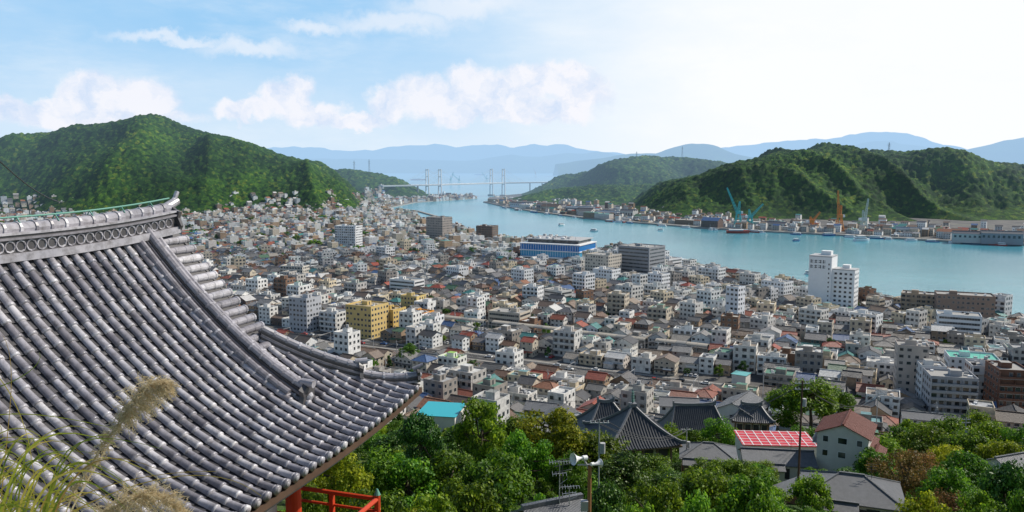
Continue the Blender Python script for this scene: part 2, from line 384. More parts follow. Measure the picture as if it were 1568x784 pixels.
# ---------------------------------------------------------------- building generators
HM=[M['wall'],M['roof'],M['glass'],M['trim'],M['white'],M['dark']]
def windows(mb,w,d,z0,h,rs,sp_=2.4,ww=1.3,wh=1.1,fr=3,gl=2,prob=.85):
    for (nx,ny,L,D) in((0,-1,w,d),(0,1,w,d),(1,0,d,w),(-1,0,d,w)):
        k=max(1,int(L/sp_)); 
        for i in range(k):
            if rs.random()>prob: continue
            t=(i+.5)/k*L-L/2; a=ww/2*rs.choice([.7,1,1.2]); z1=z0+h*.35; z2=z1+wh
            for off,g,mi in((.02,.08,fr),(.045,0,gl)):
                pts=[]
                for (tt,zz) in((t-a-g,z1-g),(t+a+g,z1-g),(t+a+g,z2+g),(t-a-g,z2+g)):
                    if ny: pts.append((tt*-ny,ny*(D/2+off),zz))
                    else: pts.append((nx*(D/2+off),tt*nx,zz))
                mb.add(pts,[(0,1,2,3)],mi)
def gable(mb,cx,cy,w,d,z,rh,ov=.5,wall=0,roof=1,axis='x',th=.16):
    def T(x,y,zz): return (cx+x,cy+y,zz) if axis=='x' else (cx-y,cy+x,zz)
    if axis!='x': w,d=d,w
    a,b=w/2+ov*.7,d/2+ov; sl=rh/(d/2); ze=z-ov*sl; zr=z+rh
    for sgn in(-1,1):
        vs=[T(-a,sgn*b,ze),T(a,sgn*b,ze),T(a,0,zr),T(-a,0,zr),T(-a,sgn*b,ze+th),T(a,sgn*b,ze+th),T(a,0,zr+th),T(-a,0,zr+th)]
        mb.add(vs,[(0,1,2,3),(4,5,6,7),(0,1,5,4),(1,2,6,5),(0,3,7,4)],roof)
    mb.add([T(-w/2,-d/2,z),T(-w/2,d/2,z),T(-w/2,0,zr)],[(0,1,2)],wall)
    mb.add([T(w/2,-d/2,z),T(w/2,d/2,z),T(w/2,0,zr)],[(0,1,2)],wall)
    sxx,syy=(2*a,.34) if axis=='x' else (.34,2*a)
    mb.box(cx,cy,zr+th-.06,sxx+.1,syy,.26,roof)
def hip(mb,cx,cy,w,d,z,rh,ov=.5,roof=1,th=.14):
    a,b=w/2+ov,d/2+ov; r=max(.3,(w-d)/2); ze=z-.15
    lo=[(cx-a,cy-b,ze),(cx+a,cy-b,ze),(cx+a,cy+b,ze),(cx-a,cy+b,ze)]; up=[(x,y,z_+th) for x,y,z_ in lo]
    vs=lo+up+[(cx-r,cy,z+rh),(cx+r,cy,z+rh)]
    mb.add(vs,[(3,2,1,0),(0,1,5,4),(1,2,6,5),(2,3,7,6),(3,0,4,7),(4,5,9,8),(5,6,9),(6,7,8,9),(7,4,8)],roof)
    mb.box(cx,cy,z+rh-.08,2*r+.2,.3,.26,roof)
    for i,(sx_,sy_) in enumerate(((-1,-1),(1,-1),(1,1),(-1,1))):
        mb.cyl((cx+sx_*r,cy,z+rh+.03),(cx+sx_*a,cy+sy_*b,z+th-.12),.13,.13,roof,5)
def house_mb(rs,w,d,st,kind,lift=4):
    mb=MB(); sh=2.75; h=st*sh
    mb.box(0,0,-lift,w,d,lift+h,0)
    for s in range(st): windows(mb,w,d,s*sh+.1,sh,rs,fr=4 if rs.random()<.5 else 3)
    if kind=='gx': gable(mb,0,0,w,d,h,d*.5*rs.uniform(.42,.55),.55)
    elif kind=='gy': gable(mb,0,0,w,d,h,w*.5*rs.uniform(.42,.55),.55,axis='y')
    else: hip(mb,0,0,w,d,h,min(w,d)*.5*.5)
    if st>1:
        for sg in (-1,):
            y0=sg*(d/2); z=sh+.05
            mb.add([(-w/2-.2,y0,z+.35),(w/2+.2,y0,z+.35),(w/2+.2,y0+sg*1.1,z-.1),(-w/2-.2,y0+sg*1.1,z-.1),
                    (-w/2-.2,y0,z+.27),(w/2+.2,y0,z+.27),(w/2+.2,y0+sg*1.1,z-.2),(-w/2-.2,y0+sg*1.1,z-.2)],
                   [(0,1,2,3),(4,5,6,7),(2,3,7,6)],1)
        if rs.random()<.5:
            bw=w*.5; mb.box(-w*.15,d/2+.5,sh+.1,bw,1.0,.12,3); mb.box(-w*.15,d/2+.96,sh+.22,bw,.08,.9,4)
        if rs.random()<.45:
            bw=w*.4; mb.box(w*.15,-d/2-.55,sh+.5,bw,1.0,.12,3); mb.box(w*.15,-d/2-1.0,sh+.62,bw,.08,.8,4)
    if rs.random()<.6:
        ww,dd=w*.5,2.6; sx_=rs.choice([-1,1])
        mb.box(sx_*w*.22,-d/2-dd/2-.01,-lift,ww,dd-.02,lift+sh-.3,0)
        gable(mb,sx_*w*.22,-d/2-dd/2,ww,dd,sh-.3,.6,.3)
    for i in range(rs.randint(1,3)):
        x=rs.uniform(-w*.4,w*.4); mb.box(x,d/2+.3,.2,.8,.35,.6,4)
    if rs.random()<.6:
        mb.cyl((w*.2,0,h+.5),(w*.2,0,h+4),.03,.03,5,4)
        for z in(3.2,3.6,3.95): mb.box(w*.2,0,h+z,1.2,.04,.03,5)
    mb.box(w*.1,-d/2-.04,0,1.0,.06,2.0,5)
    return mb
FM=[M['conc'],M['flat'],M['glass'],M['trim'],M['white'],M['dark']]
def block_mb(rs,w,d,st,style,lift=4,sh=3.1):
    mb=MB(); h=st*sh
    mb.box(0,0,-lift,w,d,lift+h,0,mtop=1)
    for (x,y,a,b) in((0,-d/2+.1,w,.2),(0,d/2-.1,w,.2),(-w/2+.1,0,.2,d-.4),(w/2-.1,0,.2,d-.4)): mb.box(x,y,h-.01,a+.02,b+.02 if a>b else b,.8,0)
    for s in range(st):
        z=s*sh
        if style=='ribbon':
            for (nx,ny,L,D) in((0,-1,w,d),(0,1,w,d),(1,0,d,w),(-1,0,d,w)):
                if ny: mb.box(0,ny*(D/2+.01),z+1.0,L*.92,.06,1.35,2)
                else: mb.box(nx*(D/2+.01),0,z+1.0,.06,L*.9,1.35,2)
                k=int(L/1.6)
                for i in range(1,k):
                    t=-L*.46+L*.92*i/k
                    if ny: mb.box(t,ny*(D/2+.035),z+1.0,.09,.06,1.35,3)
                    else: mb.box(nx*(D/2+.035),t,z+1.0,.06,.09,1.35,3)
        elif style=='balc':
            windows(mb,w,d,z,sh,rs,sp_=3.0,ww=1.8,wh=1.5,prob=.95)
            if s>0:
                mb.box(0,-d/2-.6,z,w*.98,1.2,.14,3); mb.box(0,-d/2-1.17,z+.14,w*.98,.08,.95,0)
                k=max(1,int(w/5))
                for i in range(k+1): mb.box(-w*.49+w*.98*i/k,-d/2-.6,z+.14,.1,1.1,sh-.3,0)
        else:
            windows(mb,w,d,z,sh,rs,sp_=2.8,ww=1.5,wh=1.35,prob=.9)
    pw,pd=min(4.5,w*.35),min(4,d*.4); px_=rs.uniform(-.25,.25)*w
    if w>9: mb.box(px_,0,h+.01,pw,pd,2.4,0,mtop=1); mb.box(px_+pw/2+.03,0,h+.1,.06,.9,1.9,5)
    if rs.random()<.25: mb.cyl((px_,0,h+2.6),(px_,0,h+3.9),.8,.8,3,10)
    for i in range(rs.randint(4,10)):
        x,y=rs.uniform(-.4,.4)*w,rs.uniform(-.4,.4)*d
        if abs(x-px_)>pw/2+.6: mb.box(x,y,h+.05,rs.uniform(.8,1.8),rs.uniform(.7,1.3),rs.uniform(.5,1.2),rs.choice([3,3,4,5]))
    if rs.random()<.5:
        x=rs.uniform(-.3,.3)*w; mb.cyl((x,d*.3,h),(x,d*.3,h+5),.05,.04,5,4)
    return mb
rs=random.Random(11)
HV=[];BV=[]
for i in range(34):
    w_=rs.uniform(6,11.5); d_=rs.uniform(6.5,10); st=rs.choice([1,2,2,2,2,3]); kd=rs.choice(['gx','gx','gy','gy','hip'])
    HV.append((house_mb(rs,w_,d_,st,kd).mesh('house_mesh',HM),w_,d_))
for i in range(26):
    w_=rs.uniform(6.5,15); d_=rs.uniform(7.5,11.5); st=rs.choice([2,2,3,3,3,4,4,5]); sty=rs.choice(['ribbon','balc','win','win','win'])
    BV.append((block_mb(rs,w_,d_,st,sty).mesh('block_mesh',FM),w_,d_,st))
EXC=[]; TREEOK=[]
def excl(x,y,r=5):
    for (a,b,c) in EXC:
        if (x-a)**2+(y-b)**2<(c+r)**2: return True
    return False
def cmat(name,c,**k): return newmat(name,lambda n:n.mix(n.noise(.5,n.pos(),5,.7),tuple(a*.74 for a in c),tuple(min(1,a*1.03) for a in c)),.8,**k)
def landmark(name,u,v,w,d,st,style,col,rot=-30,sh=3.1,roofcol=(.36,.35,.33),r=None):
    p=onz(u,v,2.5); p.y+=d*.4
    mats=[cmat(name+'_wall',col),cmat(name+'_roof',roofcol)]+FM[2:]
    block_mb(rs,w,d,st,style,sh=sh).obj(name,mats,loc=(p.x,p.y,gz(p.x,p.y)),rot=math.radians(rot))
    EXC.append((p.x,p.y,r or max(w,d)*.55)); return p
landmark('apartment_tower',533,384,30,16,10,'balc',(.72,.73,.74),-20)
landmark('office_tower',672,370,30,22,10,'win',(.34,.30,.27),-35,3.4)
landmark('brown_apartment_building',746,370,26,18,7,'balc',(.18,.12,.09),-25)
landmark('concrete_office_building',925,432,26,22,8,'win',(.58,.52,.44),-40)
landmark('city_office_building',985,428,34,30,9,'ribbon',(.30,.31,.33),-40,3.4)
landmark('yellow_office_building',560,517,20,18,6,'win',(.68,.50,.20),-28,3.3,(.45,.36,.22))
landmark('yellow_office_building',598,510,13,14,5,'win',(.68,.48,.16),-28,3.0,(.45,.36,.22))
landmark('orange_shop_building',640,500,17,12,3,'win',(.75,.32,.04),-28)
landmark('yellow_office_building',632,480,14,12,4,'win',(.66,.50,.20),-28)
landmark('grey_office_building',465,508,15,14,7,'win',(.46,.47,.50),-28)
landmark('white_apartment_building',510,508,14,12,4,'balc',(.74,.74,.73),-28)
landmark('slim_white_tower',1127,505,9,9,9,'win',(.80,.80,.82),-45)
landmark('white_apartment_building',1092,438,20,12,5,'balc',(.80,.80,.79),-45)
landmark('white_apartment_building',1193,462,20,14,5,'win',(.80,.80,.80),-50)
landmark('brown_hotel_building',1482,503,34,16,7,'win',(.32,.22,.17),-22)
landmark('beige_hotel_building',1412,492,22,14,6,'balc',(.44,.33,.23),-30)
landmark('white_office_building',1474,522,24,15,5,'ribbon',(.76,.78,.80),-25)
landmark('beige_apartment_building',1400,612,13,12,8,'win',(.52,.45,.40),-20)
landmark('grey_apartment_building',1462,645,18,14,6,'balc',(.40,.40,.42),-15)
landmark('white_apartment_building',1430,625,10,10,6,'balc',(.68,.68,.68),-15)
landmark('brown_apartment_building',1552,645,12,16,7,'balc',(.19,.095,.065),-12)
landmark('white_office_building',1497,588,22,16,4,'win',(.74,.75,.76),-20,3.1,(.12,.46,.37))
landmark('grey_apartment_building',1508,625,10,12,6,'balc',(.62,.62,.62),-15)
landmark('white_shop_building',622,452,26,14,4,'ribbon',(.76,.76,.75),-30)
landmark('white_shop_building',692,575,12,9,3,'win',(.76,.76,.70),-28,3.0,(.3,.5,.12))
landmark('school_building',368,318,70,14,4,'ribbon',(.62,.62,.58),-5)
landmark('white_office_building',1018,415,30,24,4,'ribbon',(.80,.80,.80),-45)
landmark('beige_apartment_building',450,428,24,12,4,'balc',(.60,.56,.49),-15)
landmark('grey_office_building',1058,432,24,16,4,'ribbon',(.5,.5,.5),-45)
landmark('beige_office_building',780,500,24,16,3,'ribbon',(.58,.51,.42),-28)
landmark('white_warehouse',930,440,20,14,5,'win',(.80,.80,.80),-40)
landmark('white_clinic_building',780,578,11,10,4,'win',(.74,.73,.70),-28)
for (u,v,w_,d_,st,sty) in((1150,448,14,10,5,'win'),(1040,470,16,12,4,'win'),(965,470,16,14,5,'balc'),(855,470,18,12,4,'ribbon'),(700,430,18,12,4,'win'),(590,400,18,12,5,'balc'),(1010,455,14,12,6,'win'),(1250,512,14,11,5,'balc'),(1330,520,16,11,5,'win'),(1060,500,12,10,5,'win'),(800,440,16,12,5,'win'),(1170,520,12,10,4,'win'),(895,455,13,12,6,'balc')):
    landmark('white_apartment_building',u,v,w_,d_,st,sty,rs.choice([(.80,.80,.79),(.74,.72,.68),(.68,.66,.62),(.82,.82,.82)]),-45)
p=onz(1276,481,2.5)
e=empty('white_hotel_tower',(p.x,p.y+12,2.5),math.radians(-36)); EXC.append((p.x,p.y+12,22)); EXC.append((p.x+10,p.y+6,14))
mb=MB(); mb.box(-4,0,-1,16,16,42,0); mb.box(-4,0,40.9,16.2,16.2,.9,3); mb.box(-2,2,41.8,7,6,3,0)
mb.box(11.8,1,-1,15.6,13,33,0); mb.box(11.8,1,31.9,15.7,13.1,.9,3); mb.box(12,3,32.8,5,5,2.5,0)
for s in range(11):
    for i in range(4):
        if s<9: mb.box(6.5+i*3.5,-5.53,2.2+s*3.3,1.7,.12,1.5,2); mb.box(6.5+i*3.5,7.53,2.2+s*3.3,1.7,.12,1.5,2)
    for i in range(3): mb.box(-12.03,-5+i*5,2.2+s*3.3,.12,1.5,1.3,2)
    mb.box(2.2,-8.03,2.2+s*3.3,.9,.12,1.2,2)
    for i in range(3):
        if s<9: mb.box(19.63,-3.2+i*4,2.2+s*3.3,.12,1.6,1.4,2)
for z in(36.6,32.8):
    for i in range(4):
        x=-10+i*2.9
        mb.box(x,-8.06,z,2.0,.12,.45,5); mb.box(x,-8.06,z+1.3,2.0,.12,.4,5); mb.box(x-.5+.5*(i%3),-8.09,z-.3,.45,.12,2.4,5)
mb.obj('tower_body',[M['white'],M['flat'],M['glass'],M['trim'],M['white'],M['dark']],e)
mb=MB(); mb.box(2,-14,-1,32,11,7,0,mtop=1); mb.obj('podium',[M['white'],M['flat']],e)
M['blue']=newmat('blue_glass_band',(.01,.15,.42),.25,.5); M['blue2']=newmat('pale_blue_panel',(.06,.32,.50),.4,.5)
p=onz(858,402,2.5); e=empty('blue_terminal_building',(p.x,p.y+25,2.5),math.radians(-27)); EXC.append((p.x,p.y+25,48))
mb=MB(); mb.box(0,0,-1,74,52,7,0,mtop=1); mb.box(-2,2,6,72,50,6,4); mb.box(-2,2,12,74,52,1,0); mb.box(-2,2,13,72,50,6.5,1); mb.box(-2,2,19.5,74,52,1,0); mb.box(-2,6,20.5,62,38,3.5,2); mb.box(-2,6,24,66,42,.8,3)
for i in range(24): mb.box(-36.5+i*3,-23.1,13.2,.25,.3,6,0); mb.box(-36.5+i*3,-23.1,6.2,.25,.3,5.8,0)
mb.box(0,-26.05,2,68,.2,2.5,2)
for i in range(18): mb.box(rs.uniform(-32,28),rs.uniform(-14,24),24.8,rs.uniform(2,5),rs.uniform(2,4),rs.uniform(1,2.4),rs.choice([0,3,3]))
for i in range(8): mb.box(-30+i*8,-14,24.8,.3,.3,3.5,3)
mb.obj('terminal_body',[M['white'],M['blue'],M['glass'],M['trim'],M['blue2']],e)

# shopping arcade
a=onz(650,486,8); b=onz(1085,536,8); mb=MB()
d_=(b-a); L=d_.length; dd=d_.normalized(); k_=int(L/6)
prof=[(2.9*math.cos(math.pi*i/8),7.2+1.3*math.sin(math.pi*i/8)) for i in range(9)]+[(2.75*math.cos(math.pi*i/8),7.05+1.25*math.sin(math.pi*i/8)) for i in range(8,-1,-1)]
for i in range(k_):
    if i%9==8: continue
    z0=2.5+(.35 if (i//9)%2 else 0)
    mb.sweep([(a.x+dd.x*(L*i/k_+t),a.y+dd.y*(L*i/k_+t),z0) for t in(0,L/k_-.25)],prof,i%3//2*2)
for i in range(k_+1):
    q=Vector((a.x,a.y,2.5))+dd*(L*i/k_); nn=Vector((-dd.y,dd.x,0))
    for s_ in(-2.85,2.85): qq=q+nn*s_; mb.cyl(qq,qq+Vector((0,0,7.2)),.12,.12,1,6)
mb.obj('shopping_arcade_roof',[cmat('arcade_sheet',(.42,.38,.32)),M['trim'],cmat('arcade_sheet_b',(.30,.29,.27))])
i=0
while i<L:
    q=a+dd*i; EXC.append((q.x,q.y,3.0)); i+=5
# railway and main road
RW0=Vector((-155,492,0)); RD=Vector((math.cos(math.radians(-27)),math.sin(math.radians(-27)),0)); RN=Vector((-RD.y,RD.x,0))
def corridor(s): 
    c=RW0+RD*s; bend=max(0,-s-60); return c+RN*(bend*bend*.0011)
pts=[corridor(s) for s in range(-420,300,12)]
for q in pts: EXC.append((q.x,q.y,7.5)); q2=q+RN*15; EXC.append((q2.x,q2.y,6.5))
M['ballast']=newmat('railway_ballast',lambda n:n.mix(n.noise(2,n.pos(),5),(.10,.07,.05),(.22,.16,.12)),.95)
M['asphalt']=newmat('asphalt',lambda n:n.mix(n.noise(1,n.pos(),5),(.045,.045,.047),(.075,.074,.072)),.9)
M['mark']=newmat('road_paint',(.75,.75,.73),.7)
e=empty('railway_track'); mb=MB(); zz=lambda p,z:(p.x,p.y,z)
mb.sweep([zz(p,2.5) for p in pts],[(-5.5,.01),(5.5,.01),(4.4,.6),(-4.4,.6)],0)
for t in(-2.7,-1.63,1.63,2.7): mb.sweep([zz(p,3.1) for p in pts],[(t-.05,0),(t+.05,0),(t+.05,.16),(t-.05,.16)],1)
for s_ in np.arange(-200,300,1.4):
    c=corridor(s_)
    for t in(-2.17,2.17): q=c+RN*t; mb.box(q.x,q.y,3.1,.28,2.2,.05,2,math.radians(-27))
mb.obj('rails',[M['ballast'],M['metal'],M['trim']],e)
mb=MB()
for s_ in range(-400,300,32):
    c=corridor(s_)
    for t in(-4.8,4.8): q=c+RN*t; mb.cyl((q.x,q.y,2.5),(q.x,q.y,10),.14,.11,0,6)
    a_=c-RN*4.8;b_=c+RN*4.8; mb.cyl((a_.x,a_.y,9.4),(b_.x,b_.y,9.4),.1,.1,0,5)
mb.obj('catenary_masts',[M['trim']],e)
e=empty('main_road'); mb=MB(); rp=[p+RN*15 for p in pts]
mb.sweep([zz(p,2.504) for p in rp],[(-5,-.3),(5,-.3),(5,.0),(-5,.0)],0)
for t in(-6,6): mb.sweep([zz(p,2.5) for p in rp],[(t-1,0),(t+1,0),(t+1,.13),(t-1,.13)],1)
for i in range(0,len(rp)-1):
    d2=(rp[i+1]-rp[i]); nn=Vector((-d2.y,d2.x,0)).normalized()
    for j in range(2):
        p0=rp[i]+d2*(j*.5); p1=rp[i]+d2*(j*.5+.3); mb.add([zz(p0-nn*.08,2.51),zz(p1-nn*.08,2.51),zz(p1+nn*.08,2.51),zz(p0+nn*.08,2.51)],[(0,1,2,3)],2)
    for t in(-4.7,4.7):
        mb.add([zz(rp[i]+nn*(t-.07),2.51),zz(rp[i+1]+nn*(t-.07),2.51),zz(rp[i+1]+nn*(t+.07),2.51),zz(rp[i]+nn*(t+.07),2.51)],[(0,1,2,3)],2)
mb.obj('roadway',[M['asphalt'],M['quay'],M['mark']],e)

# --- hillside houses and temples (foreground)
M['tiled']=newmat('grey_clay_tile',lambda n:n.mix(n.noise(1.5,n.objc(),5,.7),(.08,.085,.095),(.24,.245,.26)),.42,.5,bump=wavebump(3.4),bstr=.8,bdist=.09)
M['tiler']=newmat('red_brown_tile',lambda n:n.mix(n.noise(1.5,n.objc(),5,.7),(.10,.028,.02),(.19,.055,.035)),.6,.3,bump=wavebump(3.4),bstr=.8,bdist=.09)
M['plaster']=newmat('white_plaster',lambda n:n.mix(n.noise(.6,n.objc(),5),(.52,.49,.44),(.72,.70,.65)),.9)
M['woodwall']=newmat('weathered_boards',lambda n:n.mix(n.noise(.9,n.objc(),5),(.10,.065,.04),(.26,.18,.12)),.9)
def fhouse(u,y,ztop_v,w,d,st,kind,roofm,wallm,rot,name='tiled_house'):
    q=aty(u,ztop_v,y); sh=2.75; rh=d*.25; base=q.z-(st*sh+rh)
    house_mb(rs,w,d,st,kind,lift=max(2,base-gz(q.x,y)+3)).obj(name,[wallm,roofm]+HM[2:],loc=(q.x,y,base),rot=math.radians(rot))
    EXC.append((q.x,y,max(w,d)*.58))
fhouse(1297,150,638,10,9,2,'gx',M['tiler'],M['plaster'],60)
fhouse(1305,104,726,12,9,1,'hip',M['tiled'],M['plaster'],-20)
fhouse(1225,118,748,8,6,1,'gy',M['tiled'],M['woodwall'],-20)
fhouse(1085,150,678,10,8,1,'hip',M['tiled'],M['woodwall'],-12)
fhouse(1190,150,688,13,7,1,'gx',M['tiled'],M['plaster'],-8)
fhouse(846,50,774,3.6,4,1,'gx',M['tiled'],M['woodwall'],25)
fhouse(1135,232,608,15,12,1,'gx',M['tiled'],M['plaster'],55,'temple_residence')
fhouse(1425,275,632,18,7,1,'gx',M['tiled'],M['plaster'],-20,'long_tiled_hall')
fhouse(1375,262,668,9,7,1,'hip',M['tiled'],M['woodwall'],-20)
fhouse(1552,135,698,8,7,1,'gx',M['tiled'],M['plaster'],20)
fhouse(1040,290,608,14,9,1,'gx',M['tiled'],M['plaster'],-10,'temple_residence')
fhouse(830,300,615,12,9,2,'gx',M['tiled'],M['woodwall'],-20); fhouse(745,292,626,10,8,1,'gy',M['tiled'],M['plaster'],-20)
M['redsheet']=newmat('red_roof_sheet',lambda n:n.ramp(n.noise(1.3,n.objc(),2),[(.3,(.42,.015,.03)),(.55,(.55,.03,.05)),(.60,(.48,.03,.04)),(.8,(.6,.2,.2))]),.55)
def flatshed(u,v,y,w,d,h,m,rot,name,grid=False):
    q=aty(u,v,y); g=gz(q.x,y); mb=MB()
    mb.box(0,0,g-q.z-3,w,d,q.z-g+3-.0,1); mb.box(0,0,0.01,w+.8,d+.8,.15,0)
    if grid:
        for i in range(9): mb.box(-w/2+w*i/8,0,.17,.16,d+.7,.06,2)
        for i in range(6): mb.box(0,-d/2+d*i/5,.165,w+.7,.16,.05,2)
    mb.obj(name,[m,M['plaster'],M['white']],loc=q,rot=math.radians(rot)); EXC.append((q.x,y,max(w,d)*.6))
flatshed(1187,672,172,15.5,9,4,M['redsheet'],-4,'red_roofed_hall',True)
M['teal']=newmat('teal_roof',(.03,.36,.42),.45)
flatshed(676,627,262,13,15,4,M['teal'],-10,'teal_roofed_pool_building')
flatshed(883,520,470,10,8,5,newmat('blue_sheet',(.03,.25,.45),.5),-28,'blue_roofed_building')
flatshed(1135,572,385,7,7,5,newmat('pale_teal_roof',(.15,.42,.42),.5),-35,'teal_roofed_house')

def temple_hall(name,u,veave,y,w,d,rh,wallh,rot,ridge=0.0,spire=False,roofm=None):
    q=aty(u,veave,y); e=empty(name,q,math.radians(rot)); EXC.append((q.x,y,max(w,d)*.6))
    g=gz(q.x,y)-q.z-2
    mb=MB(); NS=8; rw=ridge/2
    def P(e_,f,side):
        hw=w/2*(1-f)+rw*f; hd=d/2*(1-f)+.05*f
        zz_=rh*(f**1.55*.72+f*.28)
        def lift(fr): return .06*w*(abs(fr)**4)*(1-f)**2*.5
        if side in(0,2):
            x=max(-hw,min(hw,e_)); s_=-1 if side==0 else 1; return Vector((x*(-s_),s_*hd,zz_+lift(x/max(hw,.01))))
        x=max(-hd,min(hd,e_)); s_=1 if side==1 else -1; return Vector((s_*hw,x*s_,zz_+lift(x/max(hd,.01))))
    for side in range(4):
        W=w if side in(0,2) else d; NE=10
        for i in range(NS):
            f0,f1=i/NS,(i+1)/NS
            for j in range(NE):
                def Q(f,jj):
                    hw=(w/2*(1-f)+rw*f) if side in(0,2) else (d/2*(1-f)+.05*f); return P(hw*(2*jj/NE-1),f,side)
                mb.add([Q(f0,j),Q(f0,j+1),Q(f1,j+1),Q(f1,j)],[(0,1,2,3)],0)
        k=int(W/.55)
        for i in range(k+1):
            e0=-W/2+W*i/k; Wr=(rw if side in(0,2) else .05)
            fm=1.0 if abs(e0)<=Wr else (W/2-abs(e0))/(W/2-Wr)
            if fm<.05: continue
            pts_=[P(e0,fm*t/6,side)+Vector((0,0,.02)) for t in range(7)]
            sd_=(1,0,0) if side in(0,2) else (0,1,0)
            mb.sweep(pts_,[(-.12,0),(.12,0),(.06,.14),(-.06,.14)],0,side=sd_,caps=False)
    for sx_ in(-1,1):
        for sy_ in(-1,1):
            pts_=[]
            for t in range(9):
                f=t/8; hw=w/2*(1-f)+rw*f; hd=d/2*(1-f)+.05*f; zz_=rh*(f**1.55*.72+f*.28)
                pts_.append(Vector((sx_*hw,sy_*hd,zz_+.06*w*(1-f)**2*.5)))
            mb.sweep(pts_,rectp(.34,.42),1)
            mb.box(pts_[0].x,pts_[0].y,pts_[0].z,.5,.5,.6,1)
    if ridge>0:
        mb.sweep([(-rw-.4,0,rh+.25),(-rw*.5,0,rh),(0,0,rh-.05),(rw*.5,0,rh),(rw+.4,0,rh+.25)],rectp(.5,.75),1)
        mb.box(-rw-.4,0,rh+.2,.3,.7,1.3,1); mb.box(rw+.4,0,rh+.2,.3,.7,1.3,1)
    else:
        mb.box(0,0,rh-.2,1.3,1.3,.7,1); mb.cyl((0,0,rh+.4),(0,0,rh+3.4 if spire else rh+1.5),.14,.05,2,8)
        for i in range(7 if spire else 2): mb.cyl((0,0,rh+.8+i*.32),(0,0,rh+.92+i*.32),.38-.02*i,.38-.02*i,2,10)
    mb.box(0,0,-.35,w*.97,d*.97,.3,3)
    mb.box(0,0,g,w*.68,d*.68,-g-.36,4)
    for i in range(5):
        for s_ in(-1,1):
            x=-w*.38+w*.76*i/4; yy=-d*.38+d*.76*i/4
            mb.box(x,s_*d*.38,g,.35,.35,-g-.37,3)
            if 0<i<4: mb.box(s_*w*.38,yy,g,.35,.35,-g-.37,3)
            if i<4: mb.box(x+w*.095,s_*d*.345,-wallh+.6,w*.12,.1,wallh-1.6,5)
    mb.obj('hall',[roofm or M['tiled'],M['rid'],M['verdi'],M['woodwall'],M['plaster'],M['dark']],e)
    return e
M['rid']=newmat('ridge_tile',lambda n:n.mix(n.noise(3,n.objc(),4),(.10,.105,.115),(.24,.24,.25)),.5,.4)
M['verdi']=newmat('verdigris_copper',(.10,.20,.17),.6)
M['darkroof']=newmat('dark_clay_tile',lambda n:n.mix(n.noise(.8,n.objc(),5,.7),(.03,.034,.04),(.09,.095,.105)),.5,.4)
temple_hall('temple_pagoda_hall',968,667,150,15,15,6.0,5,12,0,True,M['darkroof'])
temple_hall('temple_side_hall',927,655,180,14,13,6.0,5,10,3,False,M['darkroof'])
temple_hall('temple_main_hall',1062,664,215,19,16,8,6,4,11,False,M['darkroof'])
temple_hall('temple_gate',1150,640,225,12,9,3.8,4,-10,5,False,M['tiled'])

# ---------------------------------------------------------------- town fabric
def in_view(x,y,m=.74): return abs(x)<m*y+50 and y>200
def railq(x,y): return (Vector((x,y,0))-RW0).dot(RN)
cnt=0; spots=[]; yards=[]
far=MB()
def far_house(x,y,z,w,d,h,rot,flat,ax=0):
    c,s_=math.cos(rot),math.sin(rot)
    def T(a,b,zz_): return (x+a*c-b*s_,y+a*s_+b*c,zz_)
    W,D=w/2,d/2
    base=[T(-W,-D,z-4),T(W,-D,z-4),T(W,D,z-4),T(-W,D,z-4),T(-W,-D,z+h),T(W,-D,z+h),T(W,D,z+h),T(-W,D,z+h)]
    if flat:
        far.add(base,[(0,1,5,4),(1,2,6,5),(2,3,7,6),(3,0,4,7)],0)
        far.add([T(-W,-D,z+h+.0),T(W,-D,z+h),T(W,D,z+h),T(-W,D,z+h)],[(0,1,2,3)],3)
        far.add([T(-1.5,-1.5,z+h),T(1.5,-1.5,z+h),T(1.5,1.5,z+h),T(-1.5,1.5,z+h),T(-1.5,-1.5,z+h+2.4),T(1.5,-1.5,z+h+2.4),T(1.5,1.5,z+h+2.4),T(-1.5,1.5,z+h+2.4)],[(0,1,5,4),(1,2,6,5),(2,3,7,6),(3,0,4,7),(4,5,6,7)],0)
    else:
        rh=D*.5; far.add(base+[T(-W,0,z+h+rh),T(W,0,z+h+rh)],[(0,1,5,4),(1,2,6,9,5),(2,3,7,6),(3,0,4,8,7)],0)
        W+=.5; Dq=D+.5; e_=.25
        far.add([T(-W,-Dq,z+h-e_+.1),T(W,-Dq,z+h-e_+.1),T(W,0,z+h+rh+.1),T(-W,0,z+h+rh+.1),T(W,Dq,z+h-e_+.1),T(-W,Dq,z+h-e_+.1)],[(0,1,2,3),(3,2,4,5)],1)
    st=int(h/2.8)
    for i in range(st):
        for s2 in(-1,1):
            k=int(w/3)
            for j in range(k):
                t=-w/2+(j+.5)*w/k; q=d/2+.04
                far.add([T(t-.7,s2*q,z+i*2.8+1),T(t+.7,s2*q,z+i*2.8+1),T(t+.7,s2*q,z+i*2.8+2.2),T(t-.7,s2*q,z+i*2.8+2.2)],[(0,1,2,3)],2)
